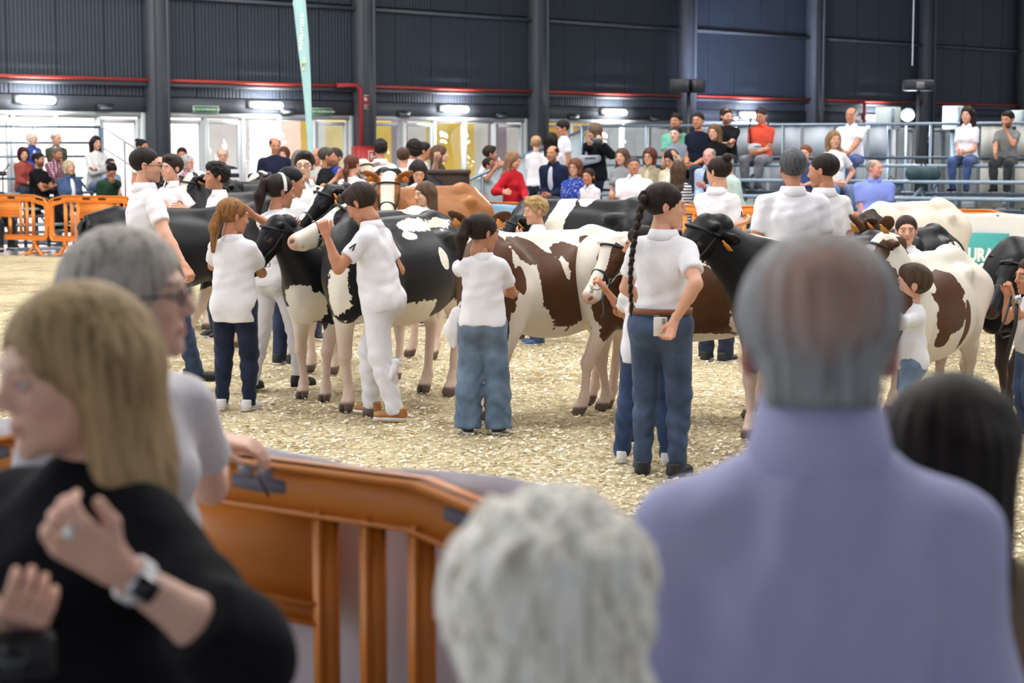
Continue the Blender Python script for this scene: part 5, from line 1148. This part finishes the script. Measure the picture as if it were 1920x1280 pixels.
stand('young man with brown undercut in white tee, back turned', 756, 277, Y=24.6, yaw=178, sex='m', top=WT, legs=('jeans', '#33456b'), hair=('crew', '#4a382c'), skin='light', **B3)
stand('young man with curly mop in white shirt at the back', 775, 262, Y=26.0, yaw=215, sex='m', top=WT, legs=('jeans', '#33456b'), hair=('afro', '#1d1715'), skin='tan', hairscale=.92, **B3)
stand('young man in white shirt behind the curly mop youth', 794, 268, Y=26.6, yaw=95, sex='m', top=WT, legs=('jeans', '#33456b'), hair=('short', '#241c1a'), skin='tan', **B3)
stand('young woman in brown top raising her hand by the door', 824, 273, Y=26.4, yaw=100, sex='f', top=('tee', '#4a3f38'), legs=('jeans', '#2b3040'), hair=('long', '#5e4632', '#33261e'), skin='fair', arms=dict(L=('w', 818, 300, 26.0)), **B3)
stand('bearded man in black tee with grey crop in the standing crowd', 612, 277, Y=24.2, yaw=80, sex='m', top=('tee', '#17181c'), legs=('jeans', '#26282f'), hair=('crew', '#4b443f'), skin='tan', beard=.6, b=1.15, head=(20, 4, 0), arms=dict(R=('w', 632, 332, 23.9), L=('w', 640, 330, 23.9)), **B3)
stand('man in bright blue polo with moustache in the standing crowd', 628, 279, Y=25.0, yaw=-30, sex='m', top=('polo', '#2b4aa8'), legs=('jeans', '#26282f'), hair=('short', '#3a302c'), skin='tan', beard=.5, b=1.2, **B3)
stand('balding man partly hidden behind the flag pole', 594, 278, Y=27.0, yaw=-20, sex='m', top=('tee', '#b9b7b4'), legs=('jeans', '#3b4150'), hair=('bald', '#5f5650'), skin='tan', **B3)
stand('grey-haired person half hidden behind the boy with glasses', 562, 284, Y=24.0, yaw=10, sex='f', top=('tee', '#c9a59c'), hair=('bob', '#6f6a66'), skin='light', **B3)
stand('tall balding man in navy sweater beside the glass doors', 515, 259, Y=29.0, z0=.0, yaw=20, sex='m', top=('sweater', '#1d2236'), legs=('jeans', '#23252e'), hair=('bald', '#2a2322'), skin='tan', b=1.15, beard=.25, head=(0, 10, 0), **B3)
stand('person with auburn hair beyond the navy sweater man', 532, 277, Y=33.0, yaw=-10, sex='f', top=('tee', '#d8d0cc'), hair=('bob', '#5a3a2e'), skin='light', **B3)
stand('boy with dark quiff leaning on the stair rail', 902, 273, Y=30.6, yaw=100, sex='m', top=WT, legs=('jeans', '#33456b'), hair=('side', '#2a201c'), skin='tan', lean=.2, **B3)
stand('boy with glasses leaning his arms on the stair rail', 893, 292, Y=30.2, yaw=70, sex='m', top=WT, legs=('jeans', '#33456b'), hair=('short', '#241c1a'), skin='tan', glasses='#17171a', lean=.35, arms=dict(R=('w', 930, 314, 29.7), L=('w', 922, 312, 29.8)), **B3)
stand('woman in red sweater with long straight hair beside the ring barrier', 962, 286, Y=27.6, yaw=50, sex='f', top=('sweater', '#b3202c'), legs=('jeans', '#22242c'), hair=('longer', '#8a6a52', '#54402f'), skin='light', head=(20, 14, 0), arms=dict(R=('w', 945, 360, 27.2), L=('w', 985, 372, 27.3)), hairh=.010, **B3)
stand('black-haired person walking past behind the left bleacher', 266, 262, Y=32.4, yaw=60, sex='f', top=('tee', '#d9d4d0'), hair=('bun', '#1b1718'), skin='tan', **B3)
stand('bald man half hidden behind the man with glasses', 300, 294, Y=30.0, yaw=20, sex='m', top=('jacket', '#2c2f38'), hair=('bald', '#8a8078'), skin='light', **B3)
stand('man with dark hair standing behind the glasses-wearing older woman', 341, 278, Y=33.0, yaw=10, sex='m', top=('tee', '#d5d1ce'), hair=('short', '#241d1b'), skin='tan', **B3)
stand('older woman with white hair and glasses in plaid top', 351, 291, Y=30.0, yaw=60, sex='f', top=('blouse', '#5f3350', 'plaid', '#c07090'), hair=('bobcurl', '#a5a4a8', '#77767a'), skin='light', glasses='#8a4a52', hairscale=.9, **B3)
stand('older man with glasses in red vest over striped sweater', 417, 278, Y=30.0, yaw=10, sex='m', top=('sweater', '#d6d4d4', 'stripes', '#2a2e42', .35), legs=('jeans', '#33384a'), hair=('bald', '#a09a94'), skin='light', glasses='#444444', b=1.15, undershirt='#a83a3c', **B3)
# ------------------------------------------------------------------ seated spectators
def sit(label, px, py_, side='R', yaw=None, want=1.68, row=None, frame=None, **k):
    fr, rows, sg = (BF, ROWS_R, 1) if side == 'R' else (WF, ROWS_L, -1); best = None
    for i, (off, z) in enumerate(rows):
        if row is not None and i != row: continue
        P = fr.p(fr.t(px, off), off, 0); zh = at(px, py_, P.y).z; H = (zh-z+.015)/.519
        if best is None or abs(H-want) < abs(best[0]-want): best = (H, P, z, i)
    H, P, z, i = best; lo, hi = (1.05, 1.5) if want < 1.5 else (1.45, 1.9)
    Hc = max(lo, min(hi, H)); seat = z-.015+(H-Hc)*.519
    yw = yaw if yaw is not None else (-28 if side == 'R' else 40)
    foot = max(0, z-.42)
    k.setdefault('res', .018); k.setdefault('hres', .0075); k.setdefault('legs', ('jeans', '#2c3448')); k.setdefault('shoes', '#2b2b2f')
    return person(label, (P.x, P.y, 0), yw, Hc, pose='sit', seat=seat, lift=dict(z=foot), **k)
S = sit
# left bleacher
S('woman with white curly hair in blue cardigan, top row left', 65, 249, 'L', sex='f', top=('jacket', '#38509a'), undershirt='#dcdcde', hair=('bobcurl', '#d9d3c4', '#a89f8c'), skin='fair', hairscale=.92)
S('bald man in olive jacket, top row left', 110, 249, 'L', sex='m', top=('jacket', '#4a4d40'), undershirt='#a9b4cc', hair=('bald', '#9a8f86'), skin='light', b=1.12, head=(15, 4, 0))
S('grey-haired man in plaid shirt resting chin on hand', 104, 274, 'L', sex='m', top=('shirt', '#5d3a50', 'plaid', '#a8607a'), hair=('short', '#6d655f'), skin='tan', beard=.4, b=1.15, lean=.25, arms=dict(R='chin', L='lap'), head=(12, 10, 0))
S('woman with dark red bob in rust top, left bleacher', 48, 277, 'L', sex='f', top=('sweater', '#9a4a42'), hair=('bob', '#3a1a1c'), skin='light', head=(-10, 0, 0))
S('bearded man in black shirt with folded arms, left bleacher', 76, 287, 'L', sex='m', top=('tee', '#141519'), hair=('short', '#1d1818'), skin='tan', beard=.7, b=1.25, yaw=75, arms=dict(L='cross', R='cross'), legs=('jeans', '#17181d'))
S('blonde woman in denim jacket over white top, left bleacher', 133, 302, 'L', sex='f', top=('jacket', '#3b5585', 'denim'), undershirt='#dcdfe2', hair=('bob', '#b9a98a', '#86765a'), skin='light', b=1.1, legs=('shorts', '#33384a'), row=0)
S('woman with long dark hair in white cardigan, left bleacher', 184, 256, 'L', sex='f', top=('sweater', '#d6d6d4'), hair=('long', '#1f1817'), skin='light', arms=dict(L='cross', R='cross'), legs=('jeans', '#6f86ab'))
S('boy in dark green sweatshirt holding his bowed head', 200, 303, 'L', sex='m', want=1.6, top=('sweater', '#2f4636'), hair=('short', '#17141a'), skin='tan', lean=.3, head=(0, 35, 0), arms=dict(L=('w', 204, 335, 32.0), R='lap'), row=0)
S('person in dark patterned cap behind the green sweatshirt', 211, 297, 'L', sex='m', top=('tee', '#8fa3bd'), hair=('crew', '#23252f'), skin='light', row=1)
S('man at the left edge in dark trousers and boots', -6, 330, 'L', sex='m', top=('jacket', '#3c4c6a'), hair=('short', '#3a302b'), skin='tan', row=0, legs=('jeans', '#2b2f3a'), shoes='#25211f')
# right bleacher
S('toddler in white tee standing on a knee at the bleacher end', 1005, 258, 'R', want=1.2, sex='c', yaw=170, top=WT, hair=('crew', '#b08d6a'), skin='fair', row=2)
S('woman with long black hair in white tee, back turned', 1034, 250, 'R', sex='f', yaw=150, top=WT, hair=('long', '#1c1616'), skin='tan', row=2, legs=('jeans', '#6d8fc0'))
stand('tall man in white polo standing at the bleacher end', 1056, 227, Y=29.6, z0=.67, yaw=-70, sex='m', top=WP, legs=('jeans', '#5b7db3'), hair=('short', '#211b1a'), skin='tan', b=1.15, head=(-5, 15, 0), res=.018, hres=.0075)
stand('woman in black jacket with grey shoulder bag filming by phone', 1114, 233, Y=28.6, z0=.52, yaw=-50, sex='f', top=('jacket', '#17181d'), undershirt='#b9a8c4', legs=('jeans', '#1d2236'), hair=('bob', '#6b5a48', '#44382c'), skin='light', b=1.35, head=(-20, 10, 0), arms=dict(L=('w', 1130, 268, 28.2), R=('w', 1105, 270, 28.2)), hint=dict(L=(1, 0, -.6), R=(-1, 0, -.6)), res=.018, hres=.0075)
S('man with moustache in navy jacket with clasped hands', 1042, 272, 'R', sex='m', top=('jacket', '#1e2740'), undershirt='#cfd6e4', hair=('bald', '#2c2422'), skin='tan', beard=.25, b=1.1, lean=.15)
S('woman with glasses in blue dotted dress', 1078, 299, 'R', sex='f', top=('blouse', '#2f47a0', 'dots', '#c9cfe6'), hair=('bob', '#6b4433', '#3f281e'), skin='light', glasses='#3a2a2a', b=1.15, row=0)
S('child in white polo with a sleeve mark on the lowest bench', 1108, 318, 'R', want=1.3, sex='c', top=WP, hair=('pony', '#2a1f1c'), skin='tan', logo=True, lean=.15, row=0)
S('woman with long brown hair and grey top behind the white polo man', 1165, 279, 'R', sex='f', top=('tee', '#8f9298'), hair=('longer', '#5a4336', '#362820'), skin='light')
S('stout man in white polo with cropped hair sitting low', 1188, 295, 'R', sex='m', top=WP, hair=('crew', '#4a4340'), skin='tan', b=1.35, belly=.06, head=(30, 0, 0), row=0)
S('woman with glasses and beige scarf smiling', 1217, 279, 'R', sex='f', top=('jacket', '#a49a82'), undershirt='#c9bfa0', hair=('bob', '#5a3026', '#38201a'), skin='light', glasses='#3a2a2a')
S('woman in cream cardigan running a hand through her hair', 1257, 283, 'R', sex='f', top=('jacket', '#cfc8ae'), undershirt='#e3e2e2', hair=('bob', '#1d1716'), skin='light', glasses='#2a2020', head=(-10, 20, 0), arms=dict(L=('w', 1266, 284, 26.5), R='lap'), hint=dict(L=(1, 0, .3)), row=1)
S('young person in grey sweatshirt with crew cut', 1271, 236, 'R', sex='m', top=('sweater', '#8f97a6'), hair=('crew', '#2e2623'), skin='fair', lean=.2)
S('man in mint green tee, back row', 1266, 213, 'R', sex='m', top=('tee', '#6fb7a0'), hair=('short', '#1e1917'), skin='tan', b=1.1)
S('man in navy tee holding a white paper, back row', 1307, 212, 'R', sex='m', top=('tee', '#171b2c'), hair=('crew', '#1d1817'), skin='tan', b=1.05)
S('woman in black hoodie with white emblem on the chest', 1337, 234, 'R', sex='f', top=('hoodie', '#121317'), hair=('long', '#6a5034', '#2a201a'), skin='light', b=1.15)
S('bearded man in black tee looking right, back row', 1360, 204, 'R', sex='m', top=('tee', '#17191c'), hair=('balding', '#2e201a'), skin='light', beard=.7, b=1.15, head=(55, 6, 0), arms=dict(L='cross', R='cross'))
S('man in coral red polo with grey bag on his lap', 1424, 203, 'R', sex='m', top=('polo', '#d2503c'), hair=('crew', '#2e2725'), skin='tan', b=1.15, head=(-5, 18, 0), legs=('jeans', '#6f6e76'))
S('smiling grey-haired man in dark vest and light blue shirt', 1328, 278, 'R', sex='m', top=('shirt', '#a9bcdc'), undershirt='#252a3a', hair=('bald', '#8b837c'), skin='pink', b=1.1, arms=dict(L='front', R='lap'), legs=('jeans', '#a09a86'))
S('woman with long brown hair in black and white striped tee, back turned', 1272, 304, 'R', sex='f', yaw=150, top=('tee', '#dfdfe2', 'stripes', '#22242e', 1.1), hair=('longer', '#4d382c', '#2f221b'), skin='light', row=0, legs=('jeans', '#3c58a0'))
S('person in maroon vest over mint sweater beside the bun-haired handler', 1382, 290, 'R', sex='m', top=('sweater', '#b9cfc9'), undershirt='#6e1d2c', hair=('bald', '#9a928a'), skin='light', yaw=-70, lean=.25, row=0)
S('woman with long light brown hair in white printed tee, hand on hip', 1560, 246, 'R', sex='f', top=WT, hair=('longer', '#8a6d4c', '#55412e'), skin='light', arms=dict(L='hip'), legs=('jeans', '#5f7aa6'), yaw=10)
S('bald man in white polo sitting in the top row', 1592, 202, 'R', sex='m', top=WP, hair=('bald', '#7a6e66'), skin='tan', b=1.3, belly=.04, legs=('jeans', '#2f4a86'), row=4, arms=dict(L='knee', R='lap'))
S('auburn-haired child half hidden by the grey-haired man', 1508, 276, 'R', want=1.3, sex='c', top=('tee', '#3a4a78'), hair=('short', '#7a4a34'), skin='light')
S('grey-haired man in periwinkle blue shirt looking right', 1637, 299, 'R', sex='m', top=('polo', '#7f8fd6'), hair=('bald', '#8d8a88'), skin='pink', b=1.35, belly=.06, head=(48, 0, 0), row=0, yaw=0)
S('woman with dark wavy hair and pale headband, legs crossed', 1808, 201, 'R', sex='f', headband='#d9cfb4', top=WP, hair=('long', '#231a1b'), skin='light', row=4, legs=('slim_jeans', '#33528c'), shoes='#26262c', sole='#e6e6e8', head=(-5, -2, 0), arms=dict(L='lap', R='lap'), hairscale=1.05)
S('man in grey tee resting his face on his hand at the right', 1883, 209, 'R', sex='m', top=('tee', '#77797a'), hair=('short', '#1f1a18'), skin='tan', beard=.7, b=1.05, row=4, legs=('jeans', '#35363a'), arms=dict(L='chin', R='knee'), shoes='#1b1b1d', head=(-15, 8, 0))
# ------------------------------------------------------------------ onlookers close to the camera
FG = dict(res=.011, hres=.0045)
P = at(150, 524, 2.75)
fgw = stand('blonde woman in loose black top with a wristwatch, face turned left', 138, 556, Y=2.72, yaw=-38, sex='f', top=('drape', '#15161b'), legs=('jeans', '#2a2f3d'), hair=('longer', '#a48c66', '#6b5638'), skin='fair', head=(-16, 6, 0), b=1.3, hem=-.30, collar=False, hairscale=1.02, scaleH=1.0,
    arms=dict(R=('w', 18, 1165, 2.42), L=('w', 215, 1062, 2.36)), hint=dict(L=(1.0, .1, -.75), R=(-1, 0, -1)), hands=dict(L=('soft', .3), R='soft'), brow=.5, hairh=.008, **FG)
fgg = stand('woman with ash-grey bob and dark glasses leaning a hand on the barrier', 196, 430, Y=3.55, yaw=40, lean=.12, neck_fwd=.02, sex='f', top=('tee', '#d3d1d6'), legs=('jeans', '#3a4358'), hair=('bob', '#b0a9a0', '#6f6963'), skin='fair', head=(46, -2, 0), b=1.16, glasses='#24283a', scaleH=1.0, hairscale=.97,
    arms=dict(L=('w', 396, 826, 4.02), R='down'), hint=dict(L=(0, -.3, -1)), hands=dict(L=('relaxed', -.9, (.77, -.64, -.12))), hairh=.008, **FG)
stand('short woman with fluffy curly white hair seen from behind', 1030, 962, Y=1.95, yaw=184, sex='f', top=('sweater', '#8e8ca3'), legs=('jeans', '#3a3f52'), hair=('afro', '#f4f0e4', '#b5a893'), skin='light', hairscale=1.02, hairh=.006, **FG)
stand('balding grey-haired man in lavender shirt seen from behind', 1540, 440, Y=2.36, yaw=181, sex='m', top=('shirt', '#b4b5da'), legs=('jeans', '#2e3548'), hair=('balding', '#8f9092', '#5c5d60'), skin='pink', b=1.24, head=(-6, 8, 0), hairh=.005, wrinkle=.003, hairscale=1.02, hs=1.10, neckdrop=.030, collar_h=.038, slope=.03, **FG)
stand('woman with glossy dark brown hair in beige scarf, low at the right corner', 1800, 735, Y=2.75, yaw=150, sex='f', top=('jacket', '#8a7660'), legs=('jeans', '#2e3548'), hair=('long', '#1c1512', '#0c0908'), skin='light', head=(-18, 12, 6), hairscale=1.05, hairh=.006, **FG)
# ------------------------------------------------------------------ small things carried, worn or laid down
def WPT(px, py, Y): return at(px, py, Y)
def item(name, lab, cat, P, rz=0, **k): return thing(name, lab, cat, P, rz, **k)
# phone held at the back pocket
P = WPT(1238, 612, 9.66); t = item('phone', 'pale phone half in the back pocket of the braided woman', 'phone', P)
b = MB(); b.box((0, 0, 0), (.070, .010, .10), None, .004); b.build('case', mat('#d8d6cc', .4), t); b = MB(); b.box((.018, -.006, .03), (.02, .004, .03), None, .002); b.build('camera_bump', mat('#8d8c86', .4), t)
# white plastic glove bag on the hip of the girl
P = WPT(850, 612, 11.35); V, Q = sdf_mesh([rc((.02, 0, .08), (-.01, 0, -.02), .028, .052, .02), rc((-.01, 0, -.02), (.0, 0, -.08), .050, .034, .02)], .009, lambda x, y, z: .004*np.sin(x*120+z*70)*np.sin(z*90))
t = item('cloth_pouch', 'white cloth hanging from the jeans pocket of the girl in wide jeans', 'cloth', P); link('cloth', mesh('cloth', V, Q, mat('#eceaec', .6), True), t); t.scale = (1, .5, 1.15)
b = MB(); b.tube([(.02, 0, .08), (.045, .03, .13)], .006, 6); b.build('cloth_tip', mat('#e2e0e2', .6), t)
P = WPT(737, 692, 11.78); V, Q = sdf_mesh([rc((0, 0, .05), (.01, 0, -.05), .020, .030, .02), el((0, 0, .05), (.035, .02, .02), .01)], .008, lambda x, y, z: .003*np.sin(x*160+z*90))
t = item('cloth_rag', 'white rag rolled in the back pocket of the boy with bowed head', 'cloth', P, .3); link('cloth', mesh('cloth', V, Q, mat('#e9e8ee', .7), True), t); t.rotation_euler = (0, .5, 0)
b = MB(); b.tube([(0, 0, .05), (.012, .0, .085)], .008, 6); b.build('cloth_tip', mat('#dcdbe2', .7), t)
# watch, rings of the blonde woman (children of her figure)
root, inf = fgw; wr, dd, MHn = inf['H']['L']; elb = inf['A']['L'][1]
axis = (wr-elb).normalized(); c = wr-axis*.035; u_ = axis.orthogonal().normalized(); v_ = axis.cross(u_)
def band(c, ax_, r, w_, th, n=28):
    u = ax_.orthogonal().normalized(); v = ax_.cross(u); V = []; F = []
    for i in range(n):
        a = 6.28318*i/n; d = u*math.cos(a)+v*math.sin(a)
        for (rr, zz) in ((r, -w_/2), (r+th, -w_/2), (r+th, w_/2), (r, w_/2)): V.append(c+d*rr+ax_*zz)
    for i in range(n):
        for j in range(4): F.append((i*4+j, i*4+(j+1) % 4, ((i+1) % n)*4+(j+1) % 4, ((i+1) % n)*4+j))
    return V, F
V, F = band(c, axis, .0285, .020, .003); wt = link('wristwatch', mesh('wristwatch', V, F, mat('#e4e4e6', .5), True), root)
Rw = inf['R'].to_3x3(); tocam = (Rw.inverted() @ Vector((0.1, -1, .25))).normalized(); nn = (tocam-axis*tocam.dot(axis)).normalized(); sidev = axis.cross(nn)
MW = Matrix((axis, sidev, nn)).transposed().to_4x4(); b = MB(); b.box((0, 0, 0), (.040, .034, .012), None, .005); o = b.build('watch_case', mat('#c3c4c8', .3, .7), wt, M=Matrix.Translation(c+nn*.033) @ MW)
b = MB(); b.box((0, 0, .007), (.033, .028, .003)); b.build('watch_face', mat('#0c0c10', .15), wt, M=Matrix.Translation(c+nn*.033) @ MW)
for q, (yy, col) in enumerate(((-.006, '#d9dbe0'), (.012, '#d8b56a'))):
    p0 = MHn @ Vector((0, yy-.004, -.100)); V, F = band(p0, (MHn.to_3x3() @ Vector((0, yy, -1))).normalized(), .0105, .005, .002, 14); rg = link('finger_ring', mesh('finger_ring', V, F, mat(col, .25, 1), True), root)
    if q == 0: V, Q = sdf_mesh([el((0, 0, 0), .007, .001)], .0025); link('ring_stone', mesh('ring_stone', V, Q, mat('#f2f4fa', .1), True), rg, M=Matrix.Translation(p0+MHn.to_3x3() @ Vector((-.013, 0, 0))))
r2, i2 = fgg; w2, d2, _m = i2['H']['L']; a2_ = (w2-i2['A']['L'][1]).normalized(); V, F = band(w2-a2_*.02, a2_, .030, .008, .003); link('bracelet', mesh('bracelet', V, F, mat('#d8cfae', .3, .8), True), r2)
# camera in her other hand
P = WPT(22, 1228, 2.36); t = item('camera', 'small black camera at the lower left corner in a hand', 'camera', P, .3)
b = MB(); b.box((0, 0, 0), (.11, .045, .06), None, .008); b.build('camera_body', mat('#17181c', .5), t); b = MB(); b.tube([(0, -.02, 0), (0, -.05, 0)], .024, 16); b.build('lens', mat('#222428', .2), t); b = MB(); b.box((-.03, 0, .034), (.02, .02, .01), None, .003); b.build('shutter_button', mat('#3a3c42', .4), t)
# sunglasses hanging on the barrier rail
P = WPT(478, 886, 4.20); t = item('sunglasses', 'dark sunglasses dangling over the handle slot of the near barrier', 'sunglasses', P, NA)
b = MB()
for q in (-1, 1): b.box((q*.030, 0, 0), (.046, .004, .026), Matrix.Rotation(.12, 3, 'Y'), .0015)
b.build('lens_pair', mat('#6d6a78', .12), t); t.children[0]['kind'] = 'stuff'; b = MB(); b.tube([(-.062, 0, .014), (-.03, -.004, .019), (0, -.002, .012), (.03, -.004, .019), (.062, 0, .014)], .0028, 6); b.build('frame', mat('#131316', .3), t, True)
for pts in ([(-.060, 0, .012), (-.095, -.012, .055), (-.105, -.01, .075)], [(.050, 0, .012), (.030, -.02, .03), (.045, -.03, -.01), (.070, -.03, -.045)]): b = MB(); b.tube(pts, .0028, 6); b.build('temple', mat('#131316', .3), t, True)
# shoulder bag, phone, lap bag, paper
P = WPT(1106, 300, 28.36); t = item('shoulder_bag', 'grey shoulder bag on the hip of the woman filming', 'bag', P); V, Q = sdf_mesh([rc((-.10, 0, 0), (.10, 0, .03), .085, .075, .03), pl((0, 0, 1), .075)], .02); o = link('bag_body', mesh('bag_body', V, Q, mat('#a3a8b4', .5), True), t); o.scale = (1, .5, 1)
b = MB(); b.tube([(-.12, 0, .06), (-.10, .05, .35), (0, .12, .52)], .012, 6); b.build('strap', mat('#55585f', .6), t, True); b = MB(); b.box((0, -.05, .03), (.16, .01, .014)); b.build('zip', mat('#3b3d44', .5), t)
P = WPT(1120, 264, 28.12); t = item('phone', 'phone held sideways by the woman in black jacket', 'phone', P); b = MB(); b.box((0, 0, 0), (.15, .01, .075), None, .004); b.build('case', mat('#3a4a4c', .4), t); b = MB(); b.box((-.05, -.006, .02), (.03, .004, .02)); b.build('camera_bump', mat('#8fa0a6', .3), t)
P = WPT(1423, 278, 28.45); t = item('lap_bag', 'light grey bag on the lap of the man in coral polo', 'bag', P); V, Q = sdf_mesh([rc((-.09, 0, 0), (.09, 0, 0), .085, .085, .03)], .02); o = link('bag_body', mesh('bag_body', V, Q, mat('#b0b1b8', .6), True), t); o.scale = (1, .6, .9)
b = MB(); b.tube([(-.12, 0, .05), (-.14, .10, .30), (-.10, .16, .5)], .014, 6); b.tube([(.12, 0, .05), (.12, .08, .25), (.17, .14, .45)], .014, 6); o = b.build('strap', mat('#222228', .7), t, True); o['kind'] = 'stuff'
b = MB(); b.box((0, -.055, .03), (.14, .01, .012)); b.build('zip', mat('#3b3d44', .5), t)
P = WPT(1303, 266, 28.4); t = item('paper', 'folded white paper in the hands of the man in navy tee', 'paper', P); b = MB(); b.prism([(-.10, -.07), (.12, -.07), (-.02, .14)], -.004, .004); b.build('sheet', mat('#f0efee', .6), t); b = MB(); b.prism([(-.08, -.06), (.02, -.07), (-.02, .10)], -.007, -.004); b.build('fold', mat('#dddcdc', .6), t)
# lead straps
def strap(lab, pts, r=.007, col='#1a1a1e', chain=False):
    pts = [WPT(*p) for p in pts]; O = pts[0].copy(); t = item('lead', lab, 'lead', O); b = MB(); b.tube([p-O for p in pts], r, 6); b.build('strap', mat(col, .5, .8 if chain else 0), t, True); b = MB()
    b.tube([Vector((0, 0, .02)), Vector((.01, 0, -.01)), Vector((0, 0, -.03))], r*1.8, 8); b.build('snap_hook', mat('#b9bbc0', .3, 1), t, True)
strap('black lead strap looping from the hand of the child at the right edge', [(1897, 552, 11.1), (1884, 600, 11.05), (1873, 622, 11.0), (1880, 634, 11.0), (1898, 628, 11.05)])
strap('black lead strap hanging down from the heifer at the right edge', [(1907, 560, 11.0), (1904, 610, 11.0), (1892, 655, 10.95), (1884, 682, 10.95)], .012)
strap('silver lead chain from the large black cow halter', [(1275, 500, 10.95), (1283, 515, 10.85), (1290, 530, 10.75), (1276, 556, 10.7), (1270, 580, 10.75)], .006, '#a9abb2', True)
strap('short dark lead under the white-faced cow', [(1131, 535, 11.0), (1130, 560, 10.95), (1133, 590, 10.9), (1126, 596, 10.9)], .007)
strap('thin chain below the chin of the white-faced cow', [(1108, 540, 11.25), (1120, 543, 11.2), (1131, 538, 11.1)], .006, '#b4b0a4', True)
# mic stand at the far left
P = WPT(5, 330, 31.8); t = item('tripod_stand', 'thin dark tripod stand at the left edge before the benches', 'stand', (P.x, P.y, 0)); b = MB(); b.tube([(0, 0, .35), (0, 0, 1.35), (.12, 0, 1.5)], .013, 6); b.build('pole', mat('#1c1d22', .5), t)
for a in (.5, 2.6, 4.7): b = MB(); b.tube([(0, 0, .5), (.28*math.cos(a), .28*math.sin(a), .01)], .01, 6); b.build('stand_leg', mat('#1c1d22', .5), t)
b = MB(); b.box((0, 0, 1.34), (.12, .07, .08), None, .01); b.build('clamp', mat('#25262c', .5), t)
# bags and litter under the right bleacher
for px, py, lab, c, w_ in ((1728, 322, 'dark teal backpack lying on the bench between two spectators', '#2c4248', .30), (1668, 348, 'clear plastic bottle bag under the right benches', '#8ea3ad', .16)):
    off = ROWS_R[3][0]; Pq = BF.p(BF.t(px, off), off, 0); z = at(px, py, Pq.y).z; zb = max(ROWS_R[3][1]-.42, z-.12)
    t = item('backpack' if w_ > .2 else 'bottle_bag', lab, 'bag', (Pq.x, Pq.y, zb)); V, Q = sdf_mesh([rc((-w_/2, 0, .10), (w_/2, 0, .10), .11, .10, .03), pl((0, 0, -1), 0)], .022, lambda x, y, z: .008*np.sin(x*30+z*22)*np.sin(y*25)); link('bag_body', mesh('bag_body', V, Q, mat(c, .6), True), t)
    b = MB(); b.tube([(-.05, 0, .19), (0, 0, .26), (.05, 0, .19)], .010, 6); b.build('strap', mat('#202428', .6), t, True)
